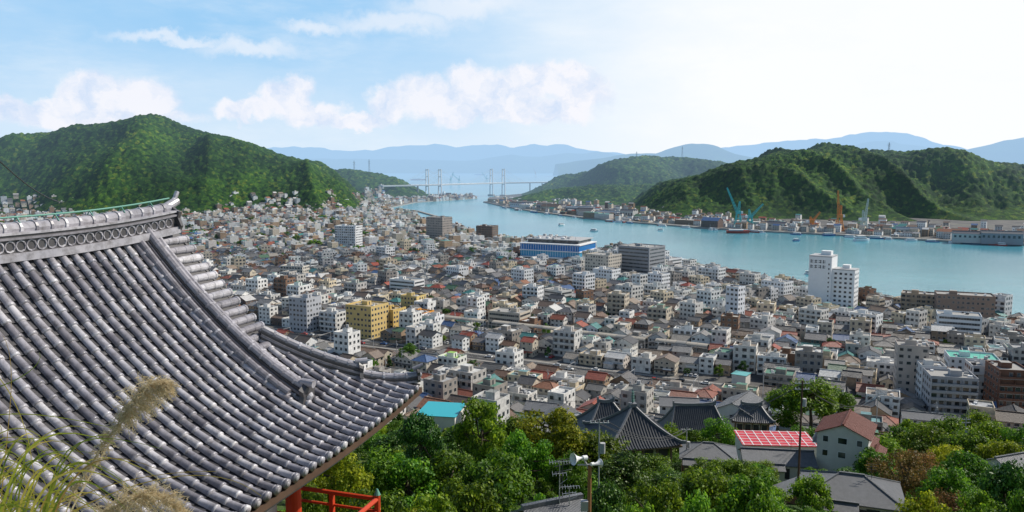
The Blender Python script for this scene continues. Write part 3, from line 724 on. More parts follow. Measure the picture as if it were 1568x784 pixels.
def town(theta,brange,arange,cond,rowstep=22.5,seed=5):
    global cnt
    r=random.Random(seed); ct,st_=math.cos(theta),math.sin(theta)
    for bi,b in enumerate(np.arange(brange[0],brange[1],rowstep)):
        for sgn in(-1,1):
            a=arange[0]+r.uniform(0,10)
            while a<arange[1]:
                flat_p=.16
                bb=b+sgn*5.7+r.uniform(-.9,.9)+6*math.sin(a/90)
                x0=a*ct-bb*st_; y0=a*st_+bb*ct
                if not in_view(x0,y0): a+=12; continue
                shore=edgedist(x0,y0,MAIN,12)
                if shore<170: flat_p=.38
                elif 30<railq(x0,y0)<150: flat_p=.24
                isflat=r.random()<flat_p
                if isflat: me,w_,d_,sto=r.choice(BV)
                else: me,w_,d_=r.choice(HV)
                if isflat and sto>3 and r.random()<.3: me,w_,d_,sto=r.choice(BV)
                am=a+w_/2; x=am*ct-bb*st_; y=am*st_+bb*ct; a+=w_+r.uniform(.3,1.8)
                if (int(am/70)!=int((am+w_)/70)): a+=3.5
                if r.random()<.06: a+=r.uniform(4,14); spots.append((x,y)); continue
                if not cond(x,y) or not inpoly(x,y,MAIN) or shore<16: continue
                if excl(x,y,max(w_,d_)*.42): continue
                g=gz(x,y)
                if g>22 : continue
                rot=theta+r.choice([0,math.pi])+r.uniform(-.07,.07)+.06*math.cos(a/90)
                if r.random()<.11: yards.append((x-sgn*st_*-5.6,y+sgn*ct*-5.6))
                if y<950:
                    place(me,'concrete_building' if isflat else 'town_house',(x,y,g),rot,scale=(1,1,r.uniform(.85,1.15))); cnt+=1
                else:
                    hz=hz_left(x,y); 
                    if hz>42 or (hz>14 and r.random()<.45): continue
                    if not isflat and r.random()<.45: rot+=math.pi/2; w_,d_=d_,w_
                    far_house(x,y,max(2.5,hz),w_,d_,(r.choice([6,9,9,12,15]) if isflat else r.choice([3,5.6,5.6,5.6])),rot,isflat)
town(math.radians(-28),(-200,1400),(-1500,900),lambda x,y: railq(x,y)<190)
town(math.radians(-52),(-600,2200),(-2200,700),lambda x,y: railq(x,y)>=192,22.5,9)
r=random.Random(3)
SH=ISLE[7:]+[ISLE[0]]
for i in range(7500):
    y=r.uniform(1050,2500); x=r.uniform(-60,.74*y)
    if not inpoly(x,y,ISLE): continue
    dshore=edgedist(x,y,SH)
    if dshore<11 or dshore>170+r.uniform(-30,60): continue
    if r.random()<.4*(dshore/170): continue
    th=math.radians(-38+r.uniform(-6,6)); big=r.random()<.07 and dshore<80
    if excl(x,y,5): continue
    if big: far_house(x,y,2.5,r.uniform(25,50),r.uniform(14,22),r.uniform(6,13),th,r.random()<.4); EXC.append((x,y,17))
    else: far_house(x,y,2.5+max(0,dshore-120)*.08,r.uniform(8,14),r.uniform(7,10),r.choice([3,5.6,5.6,8.4,11]),th,r.random()<.2); EXC.append((x,y,4.2))
for i in range(160):
    y=r.uniform(2100,2750); x=r.uniform(-420,-140)
    if inpoly(x,y,MAIN) and edgedist(x,y,MAIN)>12: far_house(x,y,2.5,r.uniform(8,22),r.uniform(8,12),r.choice([5.6,8.4,11]),r.uniform(-1,0),r.random()<.5)
M['flatf']=newmat('far_flat_roof',pal([(.34,.34,.33),(.44,.42,.40),(.5,.5,.48),(.12,.32,.29),(.66,.66,.66)],1,True),.8)
far.obj('distant_town_houses',[M['wallf'],M['rooff'],M['glass'],M['flatf']])
for (u,v,w_,d_,h_) in((800,318,60,26,10),(845,322,70,30,12),(890,328,60,30,14),(935,333,50,26,10),(965,336,30,22,16),(1500,372,50,24,12),(1545,374,50,24,14),(1400,362,36,18,10),(1190,352,40,20,10)):
    q=onz(u,v,2.5); q.y+=18; m2=MB()
    m2.box(0,0,-1,w_,d_,h_+1,0)
    for i in range(3): gable(m2,0,-d_/2+d_*(i+.5)/3,w_,d_/3,h_,2.5,.3,0,1)
    for i in range(int(w_/6)): m2.box(-w_/2+6*i+3,-d_/2-.06,h_*.55,3,.1,h_*.25,2)
    m2.obj('shipyard_shed',[cmat('shed_wall',rs.choice([(.3,.3,.32),(.5,.5,.47),(.62,.66,.70)])),cmat('shed_roof',rs.choice([(.20,.19,.19),(.16,.15,.16),(.3,.34,.38)])),M['glass']],loc=q,rot=math.radians(-38 if u<1000 else -25))

# ---------------------------------------------------------------- trees
def tree_mesh(seed,h,cr,mat,kind='broad',nl=7000,ls=.33,ncl=46):
    r=np.random.default_rng(seed); rr=random.Random(seed); mb=MB()
    p=Vector((0,0,-3)); rad=h*.03
    seg=[p]; 
    for i in range(1,5): seg.append(Vector((rr.uniform(-.2,.2)*i*.5,rr.uniform(-.2,.2)*i*.5,h*.75*i/4)))
    for i in range(4): mb.cyl(seg[i],seg[i+1],rad*(1-.2*i),rad*(1-.2*(i+1)),1,7,False)
    cl=[]
    for i in range(ncl):
        ph=rr.uniform(0,6.28); ct_=rr.uniform(-.75,1); s_=math.sqrt(1-ct_*ct_); k_=rr.uniform(.45,1.0)**.6
        lob=1+.28*math.sin(ph*2+seed)+.15*math.sin(ph*3+seed*2)
        c=Vector((math.cos(ph)*s_*cr*k_*lob*.82,math.sin(ph)*s_*cr*k_*lob*.82,h*.6+ct_*h*.34*k_))
        if kind=='cone': 
            t=rr.random()**.8; c=Vector((math.cos(ph)*cr*(1-t)*.8,math.sin(ph)*cr*(1-t)*.8,h*.2+h*.75*t))
        cl.append((c,cr*rr.uniform(.18,.34)))
    for i in range(min(11,ncl//3)):
        c,_=cl[i*3]; b=seg[2].lerp(seg[4],rr.random()); mid=(b+c)/2+Vector((0,0,-.3)); mb.cyl(b,mid,rad*.4,rad*.28,1,5,False); mb.cyl(mid,c,rad*.28,rad*.1,1,5,False)
    per=nl//ncl
    V=[];
    for c,q in cl:
        d=r.normal(size=(per,3)); d/=np.linalg.norm(d,axis=1)[:,None]; d[:,2]*=.75
        rad_=q*r.uniform(.55,1.1,size=(per,1))
        P_=np.array(c)+d*rad_
        nrm=d+r.normal(size=(per,3))*.5; nrm[:,2]+=.3; nrm/=np.linalg.norm(nrm,axis=1)[:,None]
        a=np.cross(nrm,r.normal(size=(per,3))); a/=np.linalg.norm(a,axis=1)[:,None]; b=np.cross(nrm,a)
        sz=ls*r.uniform(.55,1.25,size=(per,1))
        V.append(np.stack([P_-a*sz*.5-b*sz*.12,P_+b*sz*.38,P_+a*sz*.55,P_-b*sz*.38],1))
    V=np.concatenate(V).reshape(-1,3); nq=len(V)//4; o=len(mb.v)
    mb.v.extend(map(tuple,V.tolist())); mb.f.extend([(o+4*i,o+4*i+1,o+4*i+2,o+4*i+3) for i in range(nq)]); mb.m.extend([0]*nq)
    return mb.mesh('tree_mesh',[mat,M['bark']])
TV={'g':[tree_mesh(s,10,4.2,M['leaf'],nl=9000,ls=.34) for s in(1,2,3,12)],'d':[tree_mesh(s,10,4.0,M['leafd'],nl=8000,ls=.34) for s in(4,5)],
    'y':[tree_mesh(s,10,4.4,M['leafy'],nl=8000,ls=.34) for s in(6,7)],'r':[tree_mesh(8,10,4.2,M['leafr'],nl=4500,ls=.3)],'c':[tree_mesh(9,10,2.8,M['leafd'],'cone',6000,.34)]}
TL0={'g':[tree_mesh(s,10,4.2,M['leaf'],nl=1500,ls=.85,ncl=24) for s in(21,22)],'d':[tree_mesh(s,10,4.0,M['leafd'],nl=1500,ls=.8,ncl=24) for s in(23,24)],'y':[tree_mesh(25,10,4.4,M['leafy'],nl=1500,ls=.8,ncl=24)],'c':[tree_mesh(26,10,2.8,M['leafd'],'cone',1200,.8,24)]}
NM={'g':'broadleaf_tree','d':'evergreen_tree','y':'camphor_tree','r':'autumn_tree','c':'cypress_tree'}
def tree(x,y,h,cr,k,z=None,lo=False):
    z=gz(x,y) if z is None else z
    return place(rs.choice((TL0 if lo else TV)[k]),NM[k],(x,y,z-.2),rs.uniform(0,6.28),scale=(cr/4.2,cr/4.2,h/10))
TL=[(645,632,85,110,'d'),(735,614,92,115,'g'),(570,692,120,84,'g'),(505,690,110,78,'y'),(625,700,120,84,'g'),(690,688,115,86,'g'),(762,690,140,82,'g'),(845,626,120,122,'y'),(800,662,85,104,'g'),
(905,655,115,120,'g'),(955,694,100,104,'d'),(1005,700,80,118,'g'),(1085,712,130,80,'g'),(1155,722,120,76,'g'),(1010,735,110,74,'g'),(935,740,90,70,'d'),(1245,577,95,232,'g'),(1205,590,75,236,'g'),(1285,597,70,236,'g'),
(1390,690,100,112,'r'),(1543,705,95,88,'d'),(1455,712,90,100,'g'),(1245,722,70,100,'g'),(1425,650,90,190,'g'),(1485,655,90,182,'g'),(1525,642,80,200,'g'),(1562,655,70,190,'g'),(1500,752,110,74,'g'),(1350,668,80,170,'g'),
(1130,702,70,125,'g'),(870,690,70,100,'g'),(720,735,120,68,'g'),(840,752,100,62,'g'),(580,752,130,60,'g'),(660,755,130,60,'g'),(1080,760,120,58,'g'),(1180,765,110,58,'g'),(1270,780,100,60,'g'),(1420,757,110,72,'y'),(1570,760,80,66,'g'),(980,768,110,56,'g'),(1020,650,60,170,'g'),(1060,655,50,175,'g'),
(1235,655,80,180,'g'),(1120,655,70,190,'g'),(1455,680,70,150,'y'),(780,640,70,140,'g'),(700,650,60,130,'d'),(600,660,80,120,'d'),(625,528,38,420,'g'),(985,592,36,330,'y'),(1410,690,90,130,'r'),(1450,750,90,85,'r'),(470,745,90,58,'g'),(1100,640,60,185,'g'),(1340,690,80,140,'g'),(1400,642,70,215,'g'),(1480,690,90,130,'g'),(1540,672,80,150,'y'),(1450,640,80,225,'g'),(1380,655,60,200,'g'),(1500,632,60,240,'g')]
for (u,v,wp,y,k_) in TL:
    q=aty(u,v,y); h_=q.z-gz(q.x,y)
    h_=max(3.5,min(17,h_)); cr=wp*y/F/2*1.02
    tree(q.x,y,h_*1.04,cr,k_,q.z-h_)
    TREEOK.append((q.x,y,cr))
r=random.Random(21); nt_=0
for i in range(5000):
    y=r.uniform(34,345); x=r.uniform(-.45*y-10,.72*y+15)
    g=gz(x,y)
    if g<5 and r.random()<.8: continue
    if excl(x,y,1.0): continue
    h_=r.uniform(3,6.5); uu,vv=proj((x,y,g+h_))
    if vv<(585 if y>200 else 655): continue
    if y<60 and vv<765: continue
    if y<90 and vv<720: continue
    if any((x-a)**2+(y-b)**2<(c*.8)**2 for a,b,c in TREEOK): continue
    TREEOK.append((x,y,r.uniform(2,3.2)))
    tree(x,y,h_,h_*r.uniform(.45,.62),r.choice(['g','g','g','d','y','g','g']),lo=y>210); nt_+=1
    if nt_>800: break
for (x,y) in spots:
    if y<1400 and r.random()<.7 and inpoly(x,y,MAIN) and not excl(x,y,1): tree(x,y,r.uniform(4,8.5),r.uniform(2,4),r.choice('gggddc'),lo=True)
for (x,y) in yards:
    if y<900 and not excl(x,y,.5): tree(x,y,r.uniform(3,6),r.uniform(1.3,2.4),r.choice('ggdcy'),lo=True)
for i in range(300):
    y=r.uniform(900,1750); x=r.uniform(-.7*y,0)
    if inpoly(x,y,MAIN) and edgedist(x,y,MAIN,12)>20: z=max(2.5,hz_left(x,y)); tree(x,y,r.uniform(7,14),r.uniform(4,9),r.choice('gd'),z,True)

# ---------------------------------------------------------------- foreground temple roof
A=math.radians(18); RNv=Vector((math.cos(A),-math.sin(A),0)); RTv=Vector((math.sin(A),math.cos(A),0)); N0=-14.26
SP=np.array([0,.82,1.66,2.7,3.73,4.4,5.1,5.9]); ZP=np.array([-1.72,-2.60,-3.45,-4.33,-5.02,-5.38,-5.68,-5.93])
cf=np.polyfit(SP,ZP,3); dcf=np.polyder(cf)
def zs(s_): return float(np.polyval(cf,s_))
SE=5.86; TC=18.3
def Rf(s_,t,h=0.0):
    z=zs(s_)+.30*max(0,(t-13.5)/4.8)**2*(max(0,s_)/SE)**2
    dz=float(np.polyval(dcf,s_)); nl=math.hypot(1,dz)
    p=RNv*(N0+s_+(-dz/nl)*h)+RTv*t; p.z=H+z+h/nl; return p
ss=np.linspace(0,SE,200); al=np.concatenate([[0],np.cumsum(np.hypot(np.diff(ss),np.diff([zs(q) for q in ss])))])
AL=al[-1]
def s_at(a): return float(np.interp(a,al,ss))
def a_at(s_): return float(np.interp(s_,ss,al))
def s0(t):
    if t<15.15: return .12
    if t<16.3: return 2.6
    return min(SE-.05,2.7+(t-16.3)/(TC-16.3)*(SE-2.7))
def tilecol(n):
    r=n.new('ShaderNodeNewGeometry').outputs['Random Per Island']
    c=n.ramp(r,[(0,(.20,.19,.21)),(.4,(.32,.31,.34)),(.85,(.44,.43,.46)),(1,(.55,.54,.56))])
    d=n.noise(5,n.pos(),6,.7); c=n.mix(1,c,n.ramp(d,[(.3,(.50,.48,.46)),(.55,(1.08,1.08,1.08))]),'MULTIPLY')
    return n.mix(1,c,n.ramp(n.noise(.7,n.pos(),3),[(.35,(.8,.8,.82)),(.6,(1.08,1.06,1.04))]),'MULTIPLY')
M['kawara']=newmat('silver_clay_tile',tilecol,.34,.6,bump=lambda n:n.noise(40,n.pos(),3),bstr=.15,bdist=.01)
M['pan']=newmat('pan_tile',lambda n:n.mix(n.noise(4,n.pos(),6,.7),(.025,.022,.022),(.10,.095,.10)),.45,.5)
M['verm']=newmat('vermilion_paint',lambda n:n.mix(n.noise(4,n.pos(),5),(.42,.035,.012),(.62,.07,.02)),.5)
M['copper']=newmat('green_copper',(.12,.30,.24),.6)
M['mortar']=newmat('lime_mortar',(.22,.20,.19),.85)
hall=empty('temple_hall_roof')
mb=MB(); TL_=.345; pitch=.30; t=2.6; rows=[]
while t<TC-.12: rows.append(t); t+=pitch
for t in rows:
    a=a_at(s0(t)); ks=max(1,int((AL-a)/TL_)); st_=(AL-a)/ks
    for j in range(ks):
        sA,sB=s_at(a+j*st_),s_at(min(AL,a+(j+1)*st_+.02)); vs=[]
        jr=rs.uniform(-.007,.007)
        for (s_,rd,hh) in((sA,.074,.035),(sB-.05,.084,.045),(sB-.045,.093,.047),(sB,.093,.047),(sB,.06,.045)):
            for i in range(8):
                an=math.pi*i/7; off=rd*math.cos(an)+jr; ht=hh+rd*math.sin(an)*1.02
                vs.append(Rf(s_,t+off,ht))
        mb.add(vs,[(q*8+i,q*8+i+1,(q+1)*8+i+1,(q+1)*8+i) for q in range(4) for i in range(7)],0)
    c=Rf(SE,t,.06); dr=(Rf(SE,t,.06)-Rf(SE-.1,t,.06)).normalized(); mb.cyl(c,c+dr*.06,.098,.098,0,12); mb.cyl(c+dr*.06,c+dr*.075,.06,.05,0,10)
    tc_=t+pitch/2
    if tc_<TC-.1:
        a=a_at(max(s0(tc_),.1)); ks=max(1,int((AL-a)/.235)); st_=(AL-a)/ks
        for j in range(ks):
            sA,sB=s_at(a+j*st_),s_at(a+(j+1)*st_); vs=[]
            for (s_,hh) in((sA,.0),(sB,.03),(sB,.004)):
                for i in range(5):
                    q=-1+i*.5; vs.append(Rf(s_,tc_+q*.15,hh+.03*q*q))
            mb.add(vs,[(q*5+i,q*5+i+1,(q+1)*5+i+1,(q+1)*5+i) for q in range(2) for i in range(4)],1)
o=mb.obj('roof_tiles',[M['kawara'],M['pan']],hall)
for p_ in o.data.polygons:
    if p_.material_index==0: p_.use_smooth=True
mb=MB(); a=.25; 
while a<a_at(2.8):
    s_=s_at(a); dn=(Rf(s_+.05,15)-Rf(s_-.05,15)).normalized(); up=(Rf(s_,15,1)-Rf(s_,15,0)).normalized(); vs=[]
    for (t,rd) in((15.5,.085),(15.85,.09),(15.86,.098),(16.2,.098),(16.21,.105),(16.5,.105),(16.5,.05)):
        for i in range(8):
            an=math.pi*i/7; vs.append(Rf(s_,t,.05)+dn*rd*math.cos(an)+up*rd*math.sin(an))
    mb.add(vs,[(q*8+i,q*8+i+1,(q+1)*8+i+1,(q+1)*8+i) for q in range(6) for i in range(7)],0)
    c=Rf(s_,16.5,.05); mb.cyl(c,c+RTv*.06,.115,.115,0,12); 
    a+=.30
sub=[Rf(s_,15.95,-.04) for s_ in np.linspace(0,2.9,16)]
mb.sweep(sub,rectp(1.1,.07),1); mb.sweep([p_+RTv*.50-Vector((0,0,.3)) for p_ in sub],rectp(.08,.3),1)
mb.obj('verge_tiles',[M['kawara'],M['pan']],hall)
mb=MB()
ts=[2.4,8,12,14,15.4,16.3]; 
for i in range(len(ts)-1):
    for j in range(18):
        sA,sB=SE*j/18,SE*(j+1)/18
        if i==4 and sB<2.7: continue
        mb.add([Rf(sA,ts[i],-.06),Rf(sB,ts[i],-.06),Rf(sB,ts[i+1],-.06),Rf(sA,ts[i+1],-.06)],[(0,1,2,3)],0)
for j in range(10):
    tA,tB=16.3+(TC-16.3)*j/10,16.3+(TC-16.3)*(j+1)/10
    for q in range(8):
        f0,f1=q/8,(q+1)/8; sl_=lambda t,f: s0(t)+.05+(SE-s0(t)-.05)*f
        mb.add([Rf(sl_(tA,f0),tA,-.07),Rf(sl_(tA,f1),tA,-.07),Rf(sl_(tB,f1),tB,-.07),Rf(sl_(tB,f0),tB,-.07)],[(0,1,2,3)],0)
ev=[Rf(SE+.02,t,-.2) for t in np.linspace(2.4,TC,24)]
mb.sweep(ev,rectp(.10,.14),0); mb.sweep([p_-RNv*.15-Vector((0,0,.13)) for p_ in ev],rectp(.12,.14),2)
t=2.6
while t<TC-.4:
    mb.sweep([Rf(SE-.15,t,-.3),Rf(max(4.6,s0(t)),t,-.3)],rectp(.09,.11),1); t+=.36
mb.obj('roof_boards_and_rafters',[M['wood'],M['verm'],M['mortar']],hall)
def layered(mb,pts,w0,h0,n_,topr,seg=.33):
    hh=h0/n_
    for i in range(n_):
        ww=w0*(1-.12*(i%2))-.02*i
        mb.sweep([p_+Vector((0,0,i*hh)) for p_ in pts],rectp(ww,hh*.82),0 if i%2==0 else 1)
    mb.sweep([p_+Vector((0,0,h0)) for p_ in pts],circ(topr,topr*.3,10),0)
    for a_,b_ in zip(pts[:-1],pts[1:]):
        d_=(b_-a_).length; k_=max(1,round(d_/seg))
        for q in range(k_):
            c=a_.lerp(b_,q/k_)+Vector((0,0,h0+topr*.3)); dr=(b_-a_).normalized(); mb.cyl(c,c+dr*.05,topr*1.14,topr*1.14,0,10)
def oni(mb,p,dr,sc=1.0):
    side=dr.cross(Vector((0,0,1))).normalized(); up=Vector((0,0,1))
    out=[(-.26,0),(-.34,.12),(-.26,.3),(-.30,.44),(-.16,.5),(0,.66),(.16,.5),(.30,.44),(.26,.3),(.34,.12),(.26,0)]
    vs=[p+side*a*sc+up*b*sc for a,b in out]+[p+dr*.12*sc+side*a*sc*.9+up*b*sc*.95 for a,b in out]; k_=len(out)
    mb.add(vs,[tuple(range(k_)),tuple(range(2*k_-1,k_-1,-1))]+[(i,(i+1)%k_,k_+(i+1)%k_,k_+i) for i in range(k_)],1)
    mb.cyl(p+dr*.12*sc+up*.26*sc,p+dr*.2*sc+up*.26*sc,.13*sc,.08*sc,0,12)
    mb.cyl(p+up*.52*sc-dr*.1,p+up*.66*sc+dr*.28*sc,.1*sc,.1*sc,0,12)
mb=MB()
def ridgep(t,h): 
    p=RNv*N0+RTv*t; p.z=H-1.72+h+.22*max(0,(t-12)/4.4)**2.2; return p
tt=np.linspace(2.4,16.25,26)
mb.sweep([ridgep(t,-.15) for t in tt],rectp(.62,.16),0)
mb.sweep([ridgep(t,.01) for t in tt],rectp(.44,.26),1)
mb.sweep([ridgep(t,.27) for t in tt],rectp(.56,.045),0)
mb.sweep([ridgep(t,.315) for t in tt],rectp(.48,.05),1)
mb.sweep([ridgep(t,.365) for t in tt],rectp(.54,.045),0)
mb.sweep([ridgep(t,.41) for t in tt],circ(.13,.06,12),0)
t=2.5
while t<16.1:
    c=ridgep(t,.14)+RNv*.225
    for i in range(8):
        a0,a1=2*math.pi*i/8,2*math.pi*(i+1)/8
        mb.cyl(c+RTv*.11*math.cos(a0)+Vector((0,0,.11*math.sin(a0))),c+RTv*.11*math.cos(a1)+Vector((0,0,.11*math.sin(a1))),.02,.02,0,4,False)
    t+=.24
t=2.6
while t<16.0:
    c=ridgep(t,.47); mb.cyl(c,c+RTv*.06,.15,.15,0,12); t+=.36
mb.sweep([ridgep(t,.70) for t in tt],circ(.02,0,6),2)
t=3
while t<16: c=ridgep(t,.56); mb.cyl(c-RNv*.1,c+Vector((0,0,.14)),.014,.014,2,4); mb.cyl(c+RNv*.1,c+Vector((0,0,.14)),.014,.014,2,4); t+=.9
oni(mb,ridgep(16.2,-.1),RTv,1.1)
mb.sweep([ridgep(16.0,.5),ridgep(16.25,.56),ridgep(16.45,.66),ridgep(16.55,.82)],circ(.055,0,8),0)
mb.obj('main_ridge',[M['kawara'],M['pan'],M['copper']],hall)
mb=MB()
layered(mb,[Rf(s_,15.3,.03) for s_ in np.linspace(.1,4.35,16)],.36,.26,4,.10)
dk=(Rf(4.4,15.3)-Rf(4.2,15.3)).normalized(); oni(mb,Rf(4.38,15.3,-.05),dk,.9)
layered(mb,[Rf(s_,14.98,.06) for s_ in np.linspace(.1,4.1,16)],.18,.08,1,.085)
layered(mb,[Rf(s_,15.58,.06) for s_ in np.linspace(.1,4.0,16)],.18,.08,1,.085)
mb.obj('descending_ridge',[M['kawara'],M['pan']],hall)
mb=MB()
hp=[]
for q in np.linspace(0,1,14):
    t=16.15+(TC-.05-16.15)*q; s_=2.6+(SE-.1-2.6)*q; hp.append(Rf(s_,t,.0))
n1=9
layered(mb,hp[:n1],.36,.28,4,.10); oni(mb,hp[n1-1]-Vector((0,0,.02)),(hp[n1-1]-hp[n1-2]).normalized(),.8)
hp2=[p_+Vector((0,0,.10*max(0,(i-9)/4)**2)) for i,p_ in enumerate(hp)]
layered(mb,hp2[n1-2:],.3,.13,2,.09); oni(mb,hp2[-1],(hp2[-1]-hp2[-2]).normalized(),.6)
mb.obj('hip_ridge',[M['kawara'],M['pan']],hall)
mb=MB()
def hall_box(n0,n1,t0,t1,z0,z1,mi):
    vs=[]
    for z in(z0,z1):
        for a_,b_ in((n0,t0),(n1,t0),(n1,t1),(n0,t1)): p_=RNv*a_+RTv*b_; vs.append((p_.x,p_.y,H+z))
    mb.add(vs,[(0,3,2,1),(4,5,6,7),(0,1,5,4),(1,2,6,5),(2,3,7,6),(3,0,4,7)],mi)
hall_box(-18.0,-10.2,2.6,14.5,-12,-6.2,0)
for nn in(-9.9,-12.7,-15.6,-18.4):
    p_=RNv*nn+RTv*14.7; mb.cyl((p_.x,p_.y,H-12),(p_.x,p_.y,H-5.95),.17,.17,1,16)
for t in(11.8,8.8,5.8): p_=RNv*-9.9+RTv*t; mb.cyl((p_.x,p_.y,H-12),(p_.x,p_.y,H-5.95),.17,.17,1,16)
hall_box(-9.98,-9.8,2.6,14.8,-6.45,-6.15,1); hall_box(-18.5,-9.8,14.6,14.8,-6.44,-6.16,1)
hall_box(-19.6,-8.3,2.6,16.0,-8.75,-8.55,2)
g0=[Rf(s_,16.25,-.1) for s_ in(0,1,2,2.9)]; b0=RNv*(N0)+RTv*16.25
mb.add([tuple(p_) for p_ in g0]+[(b0.x,b0.y,g0[-1].z)],[(0,1,2,3,4)],0)
mb.add([Rf(2.7,16.3,-.3),Rf(SE,TC,-.15),Rf(SE,TC,-.15)-RNv*11.7,Rf(2.7,16.3,-.3)-RNv*5.4],[(0,1,2,3)],3)
mb.obj('hall_body',[M['plaster'],M['verm'],M['wood'],M['pan']],hall)
mb=MB()
def rail(nA,tA,nB,tB):
    a_=RNv*nA+RTv*tA; b_=RNv*nB+RTv*tB; L_=(b_-a_).length
    for z,r_ in((-7.6,.055),(-7.9,.035),(-8.3,.04)): mb.cyl((a_.x,a_.y,H+z),(b_.x,b_.y,H+z),r_,r_,0,8)
    k_=int(L_/1.1)
    for i in range(k_+1):
        c=a_.lerp(b_,i/k_); mb.box(c.x,c.y,H-8.55,.1,.1,.95,0,-A)
for c_ in((-8.35,15.7),(-8.35,3.0),(-19,15.7)):
    c=RNv*c_[0]+RTv*c_[1]; mb.cyl((c.x,c.y,H-8.6),(c.x,c.y,H-7.5),.07,.07,0,10); mb.cyl((c.x,c.y,H-7.5),(c.x,c.y,H-7.36),.08,.02,1,10)
rail(-8.35,15.7,-19,15.7); rail(-8.35,15.7,-8.35,3.0)
mb.obj('veranda_railing',[M['verm'],M['copper']],hall)

# ---------------------------------------------------------------- bridge
M['steel']=newmat('pale_bridge_steel',(.40,.46,.48),.5)
def bridge(name,dx,dy,deck_h):
    e=empty(name); mb=MB()
    L0=aty(585,280,2440); T1=Vector(((674-784)/F*2590,2590,0)); T2=Vector(((771-784)/F*2860,2860,0)); E2=Vector(((930-784)/F*3120,3120,0)); L0.z=0
    off=Vector((dx,dy,0)); P_=[L0+off,T1+off,T2+off,E2+off]
    for a_,b_ in zip(P_[:-1],P_[1:]):
        a2=Vector((a_.x,a_.y,deck_h));b2=Vector((b_.x,b_.y,deck_h)); mb.sweep([a2,b2],rectp(11,3.4,-3.4),0); mb.sweep([a2,b2],rectp(11.4,.8,.01),1)
    dr=(T2-T1).normalized(); nn=Vector((-dr.y,dr.x,0))
    for T in P_[1:3]:
        for s_ in(-7,7):
            q=T+nn*s_; q2=T+nn*s_*.7; mb.cyl((q.x,q.y,-3),(q2.x,q2.y,98),2.4,1.9,1,6)
        for z in(40,72,94): a_=T-nn*6;b_=T+nn*6; mb.sweep([(a_.x,a_.y,z),(b_.x,b_.y,z)],rectp(2.8,2.8),1)
        mb.box(T.x,T.y,-3,24,13,8,2,math.atan2(nn.y,nn.x))
        for s_ in(-5.8,5.8):
            for k_,zt in((125,95),(85,82),(45,68)):
                for sg in(-1,1):
                    a_=T+nn*s_; b_=T+nn*s_*.9+dr*sg*k_
                    mb.cyl((a_.x,a_.y,zt),(b_.x,b_.y,deck_h),.25,.25,0,4,False)
    for f_ in(.25,.6): c=P_[0].lerp(P_[1],f_); mb.box(c.x,c.y,-2,5,5,deck_h-1.5,2)
    for f_ in(.35,.6,.85): c=P_[2].lerp(P_[3],f_); mb.box(c.x,c.y,-2,3.5,5,deck_h-1.5,2)
    mb.obj('bridge_structure',[M['steel'],M['white'],M['quay']],e)
bridge('cable_stayed_bridge',0,0,48); bridge('cable_stayed_bridge',-44,30,47)

# ---------------------------------------------------------------- cranes
M['tealp']=newmat('turquoise_crane_paint',(.06,.40,.40),.5); M['orange']=newmat('orange_crane_paint',(.60,.22,.03),.5)
def lattice(mb,a,b,w0,w1,mi,n_=8,r_=.35):
    a=Vector(a);b=Vector(b); d=(b-a).normalized(); s_=d.orthogonal().normalized(); t_=d.cross(s_); cs=[]
    for i in range(n_+1):
        c=a.lerp(b,i/n_); w_=w0+(w1-w0)*i/n_; cs.append([c+s_*x*w_/2+t_*y*w_/2 for x,y in((-1,-1),(1,-1),(1,1),(-1,1))])
    for j in range(4): mb.cyl(cs[0][j],cs[-1][j],r_,r_,mi,4)
    for i in range(n_):
        for j in range(4): mb.cyl(cs[i][j],cs[i+1][(j+1)%4],r_*.6,r_*.6,mi,4,False)
def crane(u,v,h,jib,ang,mat,sgn=-1):
    q=onz(u,v,2.5); e=empty('shipyard_crane',q); mb=MB(); hb=h*.45
    for x in(-6,6):
        for yy in(-5,5): mb.cyl((x,yy,0),(x*.45,yy*.45,hb),.9,.8,0,6)
    for z in(.3,.65): mb.box(0,0,hb*z,9.5-z*4,8-z*3,1.2,0)
    mb.box(0,0,0,14,1.4,1.4,0); mb.box(0,0,hb,8,7,5,0); mb.box(5*-sgn,0,hb+.5,5,5,4,1); mb.box(3.4*sgn,2.4,hb+1,2,2,2.5,2)
    lattice(mb,(0,0,hb+4),(-sgn*2,0,h*.85),4,1.6,0,5,.4)
    tip=(sgn*jib*math.cos(ang),0,hb+4+jib*math.sin(ang)); lattice(mb,(sgn*2,0,hb+3),tip,3.2,1.4,0,9,.38)
    mb.cyl((-sgn*2,0,h*.85),tip,.18,.18,2,4); mb.cyl(tip,(tip[0],0,tip[2]-jib*.4),.14,.14,2,4); mb.box(tip[0],0,tip[2]-jib*.4-1.5,1,1,1.5,2)
    mb.obj('crane_frame',[mat,M['white'],M['dark']],e)
crane(1130,349,54,46,1.1,M['tealp']); crane(1148,349,38,30,.75,M['tealp'],1); crane(1285,354,50,40,1.45,M['orange']); crane(1322,356,42,32,1.4,newmat('pale_crane_paint',(.45,.52,.48),.5),1)
crane(1242,352,26,20,.8,M['orange'],1)
crane(703,284,60,50,.7,M['tealp']); crane(745,280,55,45,.9,M['tealp']); crane(820,272,70,50,1.2,M['orange']); crane(690,283,55,45,1.2,M['tealp'],1)

